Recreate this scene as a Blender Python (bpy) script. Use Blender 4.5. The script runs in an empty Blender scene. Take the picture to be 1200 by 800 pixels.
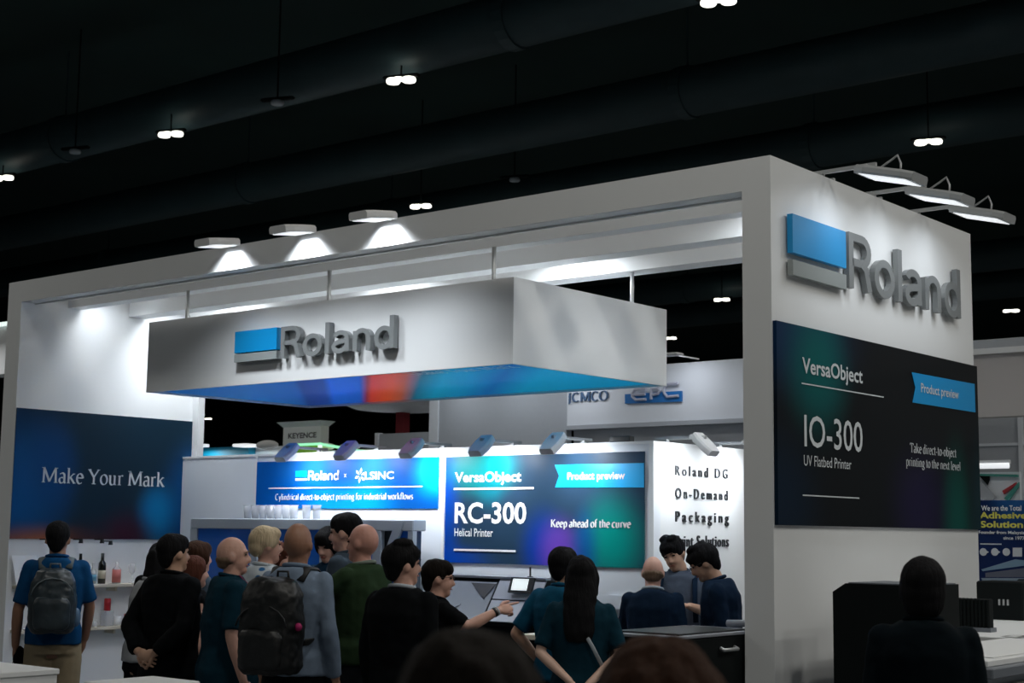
import bpy, math, random
import numpy as np
from mathutils import Vector, Matrix, noise

random.seed(7)
S = bpy.context.scene
COL = S.collection
PI = math.pi

# ---------------------------------------------------------------- camera
YAW, PITCH, ROLL, FPX = -0.690361, 0.125405, 0.0125396, 1763.4
CAM = np.array([4.5064, -7.9067, 1.76])
Fw = np.array([math.sin(YAW)*math.cos(PITCH), math.cos(YAW)*math.cos(PITCH), math.sin(PITCH)])
Rt = np.array([math.cos(YAW), -math.sin(YAW), 0.0])
Up = np.cross(Rt, Fw)
R2 = Rt*math.cos(ROLL) + Up*math.sin(ROLL)
U2 = -Rt*math.sin(ROLL) + Up*math.cos(ROLL)
cd = bpy.data.cameras.new('camera')
co = bpy.data.objects.new('camera', cd)
COL.objects.link(co)
co.matrix_world = Matrix(((R2[0], U2[0], -Fw[0], CAM[0]), (R2[1], U2[1], -Fw[1], CAM[1]),
                          (R2[2], U2[2], -Fw[2], CAM[2]), (0, 0, 0, 1)))
cd.sensor_width = 36
cd.lens = FPX/1200*36
cd.clip_end = 300
cd.dof.use_dof = True
cd.dof.focus_distance = 10.0
cd.dof.aperture_fstop = 5.0
S.camera = co

# ---------------------------------------------------------------- world and exposure
w = bpy.data.worlds.new('hall_air')
S.world = w
w.use_nodes = True
w.node_tree.nodes['Background'].inputs[0].default_value = (0.42, 0.62, 0.70, 1)
w.node_tree.nodes['Background'].inputs[1].default_value = 0.05
S.view_settings.view_transform = 'Standard'
S.view_settings.look = 'None'
S.view_settings.gamma = 1
S.view_settings.exposure = 0.0

# light strengths (watts)
E_SIDE, E_FRONT, E_LEFT, E_BACK, E_HALL, E_REAR, E_WALL = 2.5, 12, 3.9, 7.2, 108, 20, 4.2


def ray(px, py):
    return Fw + R2*(px-600)/FPX + U2*(400-py)/FPX


def hit(px, py, **k):
    (a, v), = k.items()
    i = 'xyz'.index(a)
    d = ray(px, py)
    return CAM + d*(v-CAM[i])/d[i]


def ground(px, d):
    "the floor point d metres ahead of the camera under pixel column px"
    f = np.array([math.sin(YAW), math.cos(YAW)])
    r = np.array([f[1], -f[0]])
    return CAM[:2] + f*d + r*d*(px-600)/FPX


# ---------------------------------------------------------------- materials
def mat(name, col, rough=0.6, metal=0.0, noise_amt=0.0, noise_scale=20, bump=0.0, bump_scale=60,
        emit=None, emit_s=0.0, trans=0.0, alpha=1.0, spec=0.5, sheen=0.0, stretch=None):
    m = bpy.data.materials.new(name)
    m.use_nodes = True
    nt = m.node_tree
    b = nt.nodes['Principled BSDF']
    b.inputs['Base Color'].default_value = (*col, 1)
    b.inputs['Roughness'].default_value = rough
    b.inputs['Metallic'].default_value = metal
    b.inputs['Specular IOR Level'].default_value = spec
    if trans:
        b.inputs['Transmission Weight'].default_value = trans
    if sheen:
        b.inputs['Sheen Weight'].default_value = sheen
    if emit:
        b.inputs['Emission Color'].default_value = (*emit, 1)
        b.inputs['Emission Strength'].default_value = emit_s
    if noise_amt or bump:
        tc = nt.nodes.new('ShaderNodeTexCoord')
        mp = nt.nodes.new('ShaderNodeMapping')
        nt.links.new(tc.outputs['Object'], mp.inputs[0])
        if stretch:
            mp.inputs['Scale'].default_value = stretch
    if noise_amt:
        n = nt.nodes.new('ShaderNodeTexNoise')
        n.inputs['Scale'].default_value = noise_scale
        n.inputs['Detail'].default_value = 4
        nt.links.new(mp.outputs[0], n.inputs['Vector'])
        mx = nt.nodes.new('ShaderNodeMix')
        mx.data_type = 'RGBA'
        mx.inputs['A'].default_value = (*[c*(1-noise_amt) for c in col], 1)
        mx.inputs['B'].default_value = (*[min(1, c*(1+noise_amt)) for c in col], 1)
        nt.links.new(n.outputs[0], mx.inputs['Factor'])
        nt.links.new(mx.outputs['Result'], b.inputs['Base Color'])
    if bump:
        n2 = nt.nodes.new('ShaderNodeTexNoise')
        n2.inputs['Scale'].default_value = bump_scale
        n2.inputs['Detail'].default_value = 3
        nt.links.new(mp.outputs[0], n2.inputs['Vector'])
        bp = nt.nodes.new('ShaderNodeBump')
        bp.inputs['Strength'].default_value = bump
        bp.inputs['Distance'].default_value = 0.01
        nt.links.new(n2.outputs[0], bp.inputs['Height'])
        nt.links.new(bp.outputs[0], b.inputs['Normal'])
    return m


def print_mat(name, base, blobs, rough=0.35, glow=0.0):
    """a printed picture: soft coloured fields laid over a base colour, in the panel's own UV.
    blob = (u, v, ru, rv, colour, strength)"""
    m = bpy.data.materials.new(name)
    m.use_nodes = True
    nt = m.node_tree
    b = nt.nodes['Principled BSDF']
    b.inputs['Roughness'].default_value = rough
    b.inputs['Specular IOR Level'].default_value = 0.15
    uv = nt.nodes.new('ShaderNodeUVMap')
    cur = None
    for (u, v, ru, rv, c, s) in blobs:
        mp = nt.nodes.new('ShaderNodeMapping')
        mp.vector_type = 'POINT'
        mp.inputs['Scale'].default_value = (1/ru, 1/rv, 0)
        mp.inputs['Location'].default_value = (-u/ru, -v/rv, 0)
        nt.links.new(uv.outputs[0], mp.inputs[0])
        ln = nt.nodes.new('ShaderNodeVectorMath')
        ln.operation = 'LENGTH'
        nt.links.new(mp.outputs[0], ln.inputs[0])
        mr = nt.nodes.new('ShaderNodeMapRange')
        mr.interpolation_type = 'SMOOTHERSTEP'
        mr.inputs['From Min'].default_value = 0
        mr.inputs['From Max'].default_value = 1
        mr.inputs['To Min'].default_value = s
        mr.inputs['To Max'].default_value = 0
        nt.links.new(ln.outputs['Value'], mr.inputs[0])
        mx = nt.nodes.new('ShaderNodeMix')
        mx.data_type = 'RGBA'
        nt.links.new(mr.outputs[0], mx.inputs['Factor'])
        if cur is None:
            mx.inputs['A'].default_value = (*base, 1)
        else:
            nt.links.new(cur, mx.inputs['A'])
        mx.inputs['B'].default_value = (*c, 1)
        cur = mx.outputs['Result']
    if cur is None:
        b.inputs['Base Color'].default_value = (*base, 1)
    else:
        nt.links.new(cur, b.inputs['Base Color'])
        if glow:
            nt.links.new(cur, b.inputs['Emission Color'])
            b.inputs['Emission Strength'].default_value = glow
    return m


def srgb(r, g, b):
    return tuple(((c/255)/12.92 if c/255 <= .04045 else ((c/255+.055)/1.055)**2.4) for c in (r, g, b))


M = {}
M['white'] = mat('white_laminate', (0.81, 0.83, 0.84), 0.55, noise_amt=.02, noise_scale=3)
M['panelwhite'] = mat('white_panel_fabric', (0.76, 0.80, 0.85), 0.6, noise_amt=.02, noise_scale=4)
M['grey'] = mat('booth_grey', (0.44, 0.47, 0.51), 0.6, noise_amt=.03)
M['midgrey'] = mat('letter_grey', (0.20, 0.215, 0.22), 0.45)
M['bargrey'] = mat('bar_grey', (0.27, 0.30, 0.30), 0.45)
M['blue'] = mat('sign_blue', (0.0, 0.27, 0.62), 0.4)
M['ink'] = mat('black_lettering', (0.025, 0.028, 0.032), 0.5)
M['printwhite'] = mat('white_print', (0.85, 0.87, 0.88), 0.5)
M['printgrey'] = mat('pale_grey_print', (0.62, 0.66, 0.68), 0.5)
M['ribbon'] = mat('cyan_ribbon', (0.0, 0.30, 0.68), 0.4)
M['ribbon2'] = mat('bright_cyan_ribbon', (0.0, 0.42, 0.85), 0.4)
M['alu'] = mat('aluminium', (0.55, 0.57, 0.58), 0.35, metal=.6)
M['lampbody'] = mat('lamp_housing', (0.42, 0.44, 0.45), 0.45, metal=.2)
M['lampwhite'] = mat('white_lamp_housing', (0.82, 0.83, 0.84), 0.7, spec=.2)
M['lampglow'] = mat('lamp_diffuser', (0.9, 0.9, 0.9), 0.4, emit=(0.93, 0.97, 1.0), emit_s=.75)
M['bayglow'] = mat('high_bay_glow', (0.9, 0.9, 0.8), 0.4, emit=(1.0, 0.98, 0.86), emit_s=3)
M['ceil'] = mat('hall_ceiling_black', (0.014, 0.038, 0.036), 0.9, noise_amt=.4, noise_scale=.4)
M['duct'] = mat('dark_duct', (0.032, 0.065, 0.075), 0.55, noise_amt=.3, noise_scale=1.5)
M['floor'] = mat('hall_carpet', (0.16, 0.17, 0.18), 0.95, noise_amt=.2, noise_scale=200, bump=.3, bump_scale=400)
M['hallwall'] = mat('hall_wall_dark', (0.010, 0.024, 0.024), 0.9, noise_amt=.3, noise_scale=.5)
M['black'] = mat('black_plastic', (0.007, 0.009, 0.010), 0.45)
M['blackmat'] = mat('black_powder_coat', (0.004, 0.0065, 0.007), 0.7, noise_amt=.15, noise_scale=30, spec=.15)
M['machine'] = mat('machine_grey', (0.16, 0.18, 0.21), 0.4)
M['machinelight'] = mat('machine_light_grey', (0.27, 0.29, 0.33), 0.4)
M['machinedark'] = mat('machine_dark_window', (0.045, 0.06, 0.08), 0.12)
M['frame'] = mat('machine_frame_grey', (0.44, 0.49, 0.54), 0.45)
M['bluepanel'] = mat('machine_blue_window', (0.0, 0.13, 0.56), 0.35)
M['screen'] = mat('lit_screen', (0.8, 0.85, 0.85), 0.2, emit=(0.9, 1.0, 1.0), emit_s=.55)
def clear(name, f, g, b_):
    m = bpy.data.materials.new(name)
    m.use_nodes = True
    nt = m.node_tree
    nt.nodes.clear()
    o = nt.nodes.new('ShaderNodeOutputMaterial')
    t = nt.nodes.new('ShaderNodeBsdfTransparent')
    d = nt.nodes.new('ShaderNodeBsdfPrincipled')
    d.inputs['Base Color'].default_value = (f, g, b_, 1)
    d.inputs['Roughness'].default_value = .12
    mx = nt.nodes.new('ShaderNodeMixShader')
    mx.inputs[0].default_value = .35
    nt.links.new(t.outputs[0], mx.inputs[1])
    nt.links.new(d.outputs[0], mx.inputs[2])
    nt.links.new(mx.outputs[0], o.inputs[0])
    return m


M['clear'] = clear('clear_plastic', .8, .82, .85)
M['bottle'] = mat('dark_bottle', (0.012, 0.013, 0.010), 0.12)
M['paperlabel'] = mat('cream_label', (0.55, 0.50, 0.38), 0.6)
M['pinkred'] = mat('pinkish_red_print', (0.55, 0.16, 0.14), 0.5)
M['red'] = mat('red_can', (0.45, 0.02, 0.03), 0.35)
M['darkred'] = mat('dark_red_paint', (0.22, 0.01, 0.02), 0.5)
M['shelf'] = mat('shelf_cream', (0.62, 0.57, 0.47), 0.5)
M['magenta'] = mat('magenta_strap', (0.40, 0.01, 0.12), 0.6)
M['green'] = mat('green_banner', (0.13, 0.30, 0.02), 0.6, emit=(0.13, 0.3, 0.02), emit_s=.35)
M['greenglow'] = mat('green_lit_edge', (0.3, 0.9, 0.5), 0.6, emit=(0.35, 0.95, 0.55), emit_s=.9)
M['whiteglow'] = mat('white_lit_edge', (0.9, 0.9, 0.9), 0.6, emit=(0.85, 1, .95), emit_s=.9)
M['cyanbanner'] = mat('cyan_banner', (0.0, 0.22, 0.38), 0.5)
M['posterblue'] = mat('poster_navy', (0.006, 0.03, 0.115), 0.45)
M['yellow'] = mat('yellow_print', (0.72, 0.68, 0.10), 0.5)
M['epcblue'] = mat('mid_blue_sign', (0.01, 0.16, 0.48), 0.4)
M['jcblue'] = mat('slate_blue_letters', (0.07, 0.14, 0.26), 0.5)
M['chrome'] = mat('pale_letters', (0.50, 0.52, 0.62), 0.3)
M['screengreen'] = mat('teal_stripe', (0.05, 0.30, 0.25), .5)


# ---------------------------------------------------------------- mesh building
class MB:
    def __init__(s):
        s.v = []
        s.f = []

    def add(s, v, f):
        o = len(s.v)
        s.v += [tuple(map(float, p)) for p in v]
        s.f += [tuple(i+o for i in q) for q in f]
        return s

    def box(s, x0, x1, y0, y1, z0, z1, bev=0.0):
        if x0 > x1: x0, x1 = x1, x0
        if y0 > y1: y0, y1 = y1, y0
        if z0 > z1: z0, z1 = z1, z0
        if bev <= 0:
            v = [(x, y, z) for z in (z0, z1) for (x, y) in ((x0, y0), (x1, y0), (x1, y1), (x0, y1))]
            return s.add(v, [(3, 2, 1, 0), (4, 5, 6, 7), (0, 1, 5, 4), (1, 2, 6, 5), (2, 3, 7, 6), (3, 0, 4, 7)])
        b = min(bev, (x1-x0)/2.01, (y1-y0)/2.01, (z1-z0)/2.01)
        rings = []
        for z, e in ((z0, b), (z0+b, 0), (z1-b, 0), (z1, b)):
            c = b+e
            rings.append([(x0+c, y0+e, z), (x1-c, y0+e, z), (x1-e, y0+c, z), (x1-e, y1-c, z),
                          (x1-c, y1-e, z), (x0+c, y1-e, z), (x0+e, y1-c, z), (x0+e, y0+c, z)])
        return s.rings(rings)

    def rings(s, rings, cap=True, closed=True):
        n = len(rings[0])
        v = [p for r in rings for p in r]
        f = []
        for i in range(len(rings)-1):
            for j in range(n if closed else n-1):
                k = (j+1) % n
                f.append((i*n+j, i*n+k, (i+1)*n+k, (i+1)*n+j))
        if cap:
            f.append(tuple(range(n-1, -1, -1)))
            f.append(tuple((len(rings)-1)*n+j for j in range(n)))
        return s.add(v, f)

    def tube(s, pts, rads, n=10, flat=1.0, flatdir=None, cap=True):
        pts = [np.array(p, float) for p in pts]
        if not hasattr(rads, '__len__'):
            rads = [rads]*len(pts)
        t0 = pts[1]-pts[0]
        t0 /= np.linalg.norm(t0)+1e-12
        a = np.array(flatdir if flatdir is not None else ((0, 0, 1) if abs(t0[2]) < .9 else (1, 0, 0)), float)
        R = []
        for i, p in enumerate(pts):
            if i == 0: t = pts[1]-pts[0]
            elif i == len(pts)-1: t = pts[-1]-pts[-2]
            else:
                t = (pts[i+1]-p)/(np.linalg.norm(pts[i+1]-p)+1e-12)+(p-pts[i-1])/(np.linalg.norm(p-pts[i-1])+1e-12)
            t = t/(np.linalg.norm(t)+1e-12)
            u = np.cross(t, a)
            if np.linalg.norm(u) < 1e-3:
                u = np.cross(t, (0.3, 0.8, 0.5))
            u /= np.linalg.norm(u)
            v = np.cross(u, t)
            a = v
            r = rads[i]
            R.append([tuple(p+u*math.cos(2*PI*k/n)*r-v*math.sin(2*PI*k/n)*r*flat) for k in range(n)])
        return s.rings(R, cap)

    def limb(s, pts, rads, n=12):
        "a tube with rounded ends"
        pts = [np.array(p, float) for p in pts]
        d0 = pts[0]-pts[1]; d0 /= np.linalg.norm(d0)
        d1 = pts[-1]-pts[-2]; d1 /= np.linalg.norm(d1)
        r0, r1 = rads[0], rads[-1]
        P = [pts[0]+d0*r0*.92, pts[0]+d0*r0*.6]+pts+[pts[-1]+d1*r1*.6, pts[-1]+d1*r1*.92]
        Rr = [r0*.35, r0*.78]+list(rads)+[r1*.78, r1*.35]
        return s.tube(P, Rr, n)

    def ell(s, c, r, n=14, m=9, rot=None):
        c = np.array(c, float)
        if not hasattr(r, '__len__'): r = (r, r, r)
        R = []
        for i in range(1, m):
            th = PI*i/m
            ring = []
            for j in range(n):
                ph = 2*PI*j/n
                p = np.array((r[0]*math.sin(th)*math.cos(ph), r[1]*math.sin(th)*math.sin(ph), -r[2]*math.cos(th)))
                if rot is not None: p = rot@p
                ring.append(tuple(c+p))
            R.append(ring)
        top = np.array((0, 0, r[2])); bot = -top
        if rot is not None: top = rot@top; bot = rot@bot
        o = len(s.v)
        s.rings(R, cap=False)
        nb = len(s.v)
        s.v += [tuple(c+bot), tuple(c+top)]
        L = o+(m-2)*n
        for j in range(n):
            k = (j+1) % n
            s.f.append((nb, o+k, o+j))
            s.f.append((nb+1, L+j, L+k))
        return s

    def loft(s, secs, n=20, e=2.3):
        "horizontal superelliptic sections (z, rx, ry, cx, cy)"
        R = []
        for (z, rx, ry, cx, cy) in secs:
            ring = []
            for j in range(n):
                t = 2*PI*j/n
                c, q = math.cos(t), math.sin(t)
                ring.append((cx+rx*math.copysign(abs(c)**(2/e), c), cy+ry*math.copysign(abs(q)**(2/e), q), z))
            R.append(ring)
        return s.rings(R)

    def lathe(s, c, prof, n=16):
        R = [[(c[0]+r*math.cos(2*PI*j/n), c[1]+r*math.sin(2*PI*j/n), c[2]+z) for j in range(n)] for r, z in prof]
        return s.rings(R)

    def prism(s, poly, fn, d):
        "poly: list of (u, v); fn(u, v, w) -> xyz; extruded from w=0 to w=d"
        n = len(poly)
        v = [fn(u, q, 0) for u, q in poly]+[fn(u, q, d) for u, q in poly]
        f = [tuple(range(n)), tuple(range(2*n-1, n-1, -1))]
        f += [(i, i+n, (i+1) % n+n, (i+1) % n) for i in range(n)]
        return s.add(v, f)


class Root:
    pass


def tag(o, label, cat, group=None, kind=None):
    if label: o['label'] = label
    if cat: o['category'] = cat
    if group: o['group'] = group
    if kind: o['kind'] = kind
    return o


def empty(name, loc, rz=0.0, label=None, cat=None, group=None):
    o = bpy.data.objects.new(name, None)
    o.empty_display_size = .1
    COL.objects.link(o)
    o.location = loc
    o.rotation_euler = (0, 0, rz)
    if label: tag(o, label, cat, group)
    return o


def mesh_from(v, f, name, smooth=False):
    me = bpy.data.meshes.new(name)
    me.from_pydata([tuple(p) for p in v], [], f)
    me.update()
    if smooth:
        me.polygons.foreach_set('use_smooth', [True]*len(me.polygons))
    return me


def fix_normals(me):
    import bmesh
    bm = bmesh.new()
    bm.from_mesh(me)
    bmesh.ops.recalc_face_normals(bm, faces=bm.faces)
    bm.to_mesh(me)
    bm.free()


def inv_root(root):
    "world -> root-local transform; roots stay unparented empties or meshes"
    r = root
    while r.parent is not None: r = r.parent
    return (Matrix.Translation(r.location) @ r.rotation_euler.to_matrix().to_4x4()).inverted()


def part(name, mb, m, root=None, smooth=False, local=False, origin=None):
    """links one mesh. Vertices are given in world space (local=False) or in the root's own space.
    A top-level mesh gets its origin at the centre of its footprint."""
    me = mesh_from(mb.v, mb.f, name, smooth)
    fix_normals(me)
    o = bpy.data.objects.new(name, me)
    COL.objects.link(o)
    me.materials.append(m)
    if root is not None:
        if not local: me.transform(inv_root(root))
        o.parent = root
    else:
        if origin is None:
            a = np.array(mb.v)
            origin = ((a[:, 0].min()+a[:, 0].max())/2, (a[:, 1].min()+a[:, 1].max())/2, a[:, 2].min())
        me.transform(Matrix.Translation([-c for c in origin]))
        o.location = origin
    return o


def structure(name, mb, m, label=None):
    o = part(name, mb, m)
    o['kind'] = 'structure'
    if label: o['label'] = label
    return o


def copy_tree(o, parent=None):
    c = o.copy()
    COL.objects.link(c)
    c.parent = parent
    for ch in list(o.children):
        copy_tree(ch, c)
    return c


# planes: fn(u, v, w) -> xyz, w is the distance out of the surface
def plane_x(x0):      # surface facing +x, u = y
    return lambda u, v, w=0: (x0+w+.0005, u, v)


def plane_y(y0):      # surface facing -y, u = x
    return lambda u, v, w=0: (u, y0-w-.0005, v)


def panel(name, fn, u0, u1, v0, v1, thick, m, root=None):
    "flat board with UVs 0..1 over its face"
    mb = MB()
    P = [(u0, v0), (u1, v0), (u1, v1), (u0, v1)]
    mb.add([fn(u, v, 0) for u, v in P]+[fn(u, v, thick) for u, v in P],
           [(0, 1, 2, 3), (4, 5, 6, 7), (0, 1, 5, 4), (1, 2, 6, 5), (2, 3, 7, 6), (3, 0, 4, 7)])
    o = part(name, mb, m, root)
    me = o.data
    uvl = me.uv_layers.new(name='UVMap')
    inv = (Matrix.Translation(o.location) if root is None else inv_root(root).inverted())
    for p in me.polygons:
        for li in p.loop_indices:
            c = inv @ me.vertices[me.loops[li].vertex_index].co
            # recover u, v by comparing with the frame
            best = min(range(4), key=lambda k: min((Vector(fn(*P[k], 0))-c).length, (Vector(fn(*P[k], thick))-c).length))
            uvl.data[li].uv = ((0, 0), (1, 0), (1, 1), (0, 1))[best]
    return o


# ---------------------------------------------------------------- lettering
def font_mesh(body, bold=0.0, space=1.0):
    c = bpy.data.curves.new('t', 'FONT')
    c.body = body
    c.offset = bold
    c.space_character = space
    c.resolution_u = 3
    o = bpy.data.objects.new('t', c)
    COL.objects.link(o)
    dg = bpy.context.evaluated_depsgraph_get()
    me = bpy.data.meshes.new_from_object(o.evaluated_get(dg))
    v = [(p.co.x, p.co.y) for p in me.vertices]
    f = [tuple(p.vertices) for p in me.polygons]
    bpy.data.objects.remove(o)
    bpy.data.curves.remove(c)
    bpy.data.meshes.remove(me)
    return v, f


def arc(cx, cy, rx, ry, a0, a1, n=14):
    return [(cx+rx*math.cos(math.radians(a0+(a1-a0)*i/n)), cy+ry*math.sin(math.radians(a0+(a1-a0)*i/n))) for i in range(n+1)]


X = .47
SERIF = {
 'M': (.95, [[(.13, 0), (.16, .70)], [(.15, .70), (.46, .05)], [(.46, .05), (.79, .70)], [(.79, .70), (.82, 0)]], [(.13, 0, .2), (.82, 0, .22), (.10, .7, .14), (.86, .7, .14)]),
 'Y': (.70, [[(.08, .70), (.35, .33)], [(.62, .70), (.35, .33)], [(.35, .34), (.35, 0)]], [(.35, 0, .24), (.10, .7, .2), (.61, .7, .18)]),
 'K': (.72, [[(.16, 0), (.16, .70)], [(.58, .70), (.18, .33)], [(.28, .42), (.62, 0)]], [(.16, 0, .22), (.16, .7, .22), (.57, .7, .18), (.64, 0, .18)]),
 'T': (.66, [[(.33, 0), (.33, .68)], [(.05, .68), (.61, .68)], [(.06, .68), (.05, .56)], [(.60, .68), (.61, .56)]], [(.33, 0, .24)]),
 'J': (.42, [[(.24, .70), (.24, .02)]+arc(.13, .02, .11, .16, 0, -90, 5)], [(.24, .7, .22)]),
 'C': (.70, [arc(.38, .35, .30, .35, 50, 310)], []),
 'O': (.78, [arc(.39, .35, .32, .35, 0, 360, 24)], []),
 'a': (.46, [arc(.22, .35, .13, .12, 150, 0, 8)+[(.35, .08), (.38, .02), (.44, .03)], arc(.20, .13, .13, .13, 60, 330, 12)], []),
 'b': (.53, [[(.14, .72), (.14, .02)], arc(.28, .235, .17, .235, 140, -140, 16)], [(.10, .72, .1)]),
 'c': (.44, [arc(.25, .235, .18, .235, 50, 310, 14)], []),
 'd': (.53, [[(.39, .72), (.39, 0)], arc(.25, .235, .17, .235, 40, 320, 16)], [(.35, .72, .1), (.43, 0, .1)]),
 'e': (.46, [arc(.24, .235, .17, .235, 5, 310, 16), [(.08, .27), (.40, .27)]], []),
 'f': (.32, [[(.14, 0), (.14, .56)]+arc(.26, .58, .12, .14, 180, 50, 6), [(.04, .45), (.28, .45)]], [(.14, 0, .18)]),
 'g': (.48, [arc(.23, .30, .15, .17, 0, 360, 16), [(.14, .15), (.12, .06), (.30, .03), (.40, -.05)]+arc(.24, -.10, .17, .10, 20, -200, 10)], []),
 'h': (.55, [[(.13, 0), (.13, .72)], [(.13, .33)]+arc(.27, .33, .14, .14, 150, 0, 8)+[(.41, 0)]], [(.13, 0, .18), (.41, 0, .18), (.09, .72, .1)]),
 'i': (.27, [[(.13, 0), (.13, .46)], [(.13, .60), (.13, .66)]], [(.13, 0, .18), (.09, .46, .1)]),
 'j': (.27, [[(.15, .46), (.15, -.08)]+arc(.06, -.08, .09, .12, 0, -90, 5), [(.15, .60), (.15, .66)]], [(.10, .46, .1)]),
 'k': (.54, [[(.13, 0), (.13, .72)], [(.42, .46), (.15, .22)], [(.23, .29), (.46, 0)]], [(.13, 0, .18), (.42, .46, .14), (.47, 0, .14), (.09, .72, .1)]),
 'l': (.27, [[(.13, 0), (.13, .72)]], [(.13, 0, .18), (.09, .72, .1)]),
 'n': (.55, [[(.13, 0), (.13, .46)], [(.13, .33)]+arc(.27, .33, .14, .14, 150, 0, 8)+[(.41, 0)]], [(.13, 0, .18), (.41, 0, .18), (.09, .46, .1)]),
 'o': (.50, [arc(.25, .235, .19, .235, 0, 360, 20)], []),
 'p': (.54, [[(.14, .46), (.14, -.22)], arc(.28, .235, .17, .235, 140, -140, 16)], [(.10, .46, .1), (.14, -.22, .2)]),
 'r': (.38, [[(.13, 0), (.13, .46)], [(.13, .33)]+arc(.27, .33, .13, .13, 150, 60, 5)], [(.13, 0, .19), (.09, .46, .1)]),
 's': (.38, [arc(.19, .35, .12, .11, 40, 250, 9)+arc(.19, .12, .13, .12, 70, -150, 9)], []),
 't': (.33, [[(.14, .60), (.14, .08)]+arc(.22, .08, .08, .07, 180, 320, 5), [(.03, .45), (.29, .45)]], []),
 'u': (.55, [[(.12, .46), (.12, .14)]+arc(.25, .14, .13, .14, 180, 350, 8), [(.39, .46), (.39, 0)]], [(.08, .46, .1), (.35, .46, .1), (.44, 0, .1)]),
 'v': (.48, [[(.07, .46), (.24, 0)], [(.24, 0), (.41, .46)]], [(.08, .46, .16), (.41, .46, .14)]),
 'w': (.70, [[(.06, .46), (.21, 0)], [(.21, 0), (.35, .42)], [(.35, .42), (.49, 0)], [(.49, 0), (.64, .46)]], [(.07, .46, .15), (.64, .46, .13)]),
 'x': (.48, [[(.08, .46), (.41, 0)], [(.40, .46), (.07, 0)]], [(.09, .46, .15), (.40, .46, .13), (.08, 0, .13), (.41, 0, .15)]),
 'y': (.48, [[(.07, .46), (.24, 0)], [(.41, .46), (.20, -.12), (.08, -.20)]], [(.08, .46, .16), (.41, .46, .14)]),
 '-': (.34, [[(.06, .22), (.28, .22)]], []),
 ' ': (.24, [], []),
}
ROUND = {     # heavy even-stroke grotesque for the big sign
 'R': (.60, [[(.09, 0), (.09, .66), (.30, .66)]+arc(.33, .50, .16, .16, 90, -90, 10)+[(.12, .34)], [(.33, .34), (.42, .28), (.45, .18), (.50, 0)]], []),
 'o': (.53, [arc(.25, .235, .19, .205, 0, 360, 26)], []),
 'l': (.20, [[(.09, 0), (.09, .70)]], []),
 'a': (.48, [arc(.22, .33, .15, .11, 165, 15, 10)+[(.375, .30), (.375, .10), (.385, .02)], [(.36, .26), (.22, .245)]+arc(.19, .135, .13, .10, 100, 290, 10)+[(.30, .07), (.37, .14)]], []),
 'n': (.53, [[(.09, 0), (.09, .44)], [(.10, .26)]+arc(.25, .285, .155, .155, 165, 0, 12)+[(.405, 0)]], []),
 'd': (.53, [[(.42, 0), (.42, .70)], arc(.245, .235, .175, .205, 0, 360, 24)], []),
}


def stroke_poly(pts, hw):
    "one ribbon polygon strip along pts; hw(dir angle) = half width"
    q = [np.array(p, float) for p in pts]
    pts = [q[0]]+[b for a, b in zip(q[:-1], q[1:]) if np.linalg.norm(b-a) > 1e-4]
    n = len(pts)
    L, Rr = [], []
    for i in range(n):
        if i == 0: t = pts[1]-pts[0]
        elif i == n-1: t = pts[-1]-pts[-2]
        else:
            a = (pts[i]-pts[i-1]); b = (pts[i+1]-pts[i])
            t = a/np.linalg.norm(a)+b/np.linalg.norm(b)
        t /= np.linalg.norm(t)
        k = 1.0
        if 0 < i < n-1:
            a = pts[i]-pts[i-1]; a /= np.linalg.norm(a)
            k = 1/max(.45, abs(float(a@t)))
        h = hw(math.atan2(t[1], t[0]))*k
        nn = np.array((-t[1], t[0]))
        L.append(pts[i]+nn*h); Rr.append(pts[i]-nn*h)
    return L, Rr


def stroke_text(body, table, hw, sh=.016, track=0.0):
    v, f = [], []
    x = 0
    for ch in body:
        adv, strokes, ser = table[ch]
        for st in strokes:
            L, Rr = stroke_poly([(p[0]+x, p[1]) for p in st], hw)
            o = len(v)
            n = len(L)
            v += [tuple(p) for p in L]+[tuple(p) for p in Rr]
            f += [(o+i, o+n+i, o+n+i+1, o+i+1) for i in range(n-1)]
        for (sx, sy, sw) in ser:
            o = len(v)
            y0 = sy if sy <= .01 else sy-2*sh
            v += [(x+sx-sw/2, y0), (x+sx+sw/2, y0), (x+sx+sw/2, y0+2*sh), (x+sx-sw/2, y0+2*sh)]
            f.append((o, o+1, o+2, o+3))
        x += adv+track
    return v, f


def nib(a, b, th=20):
    t = math.radians(th)
    return lambda ang: a*abs(math.sin(ang-t))+b


def fit(vf, u0, u1, v0, v1):
    v, f = vf
    a = np.array(v)
    mn, mx = a.min(0), a.max(0)
    sc = np.array(((u1-u0)/(mx[0]-mn[0]), (v1-v0)/(mx[1]-mn[1])))
    a = (a-mn)*sc+np.array((u0, v0))
    return a, f


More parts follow.
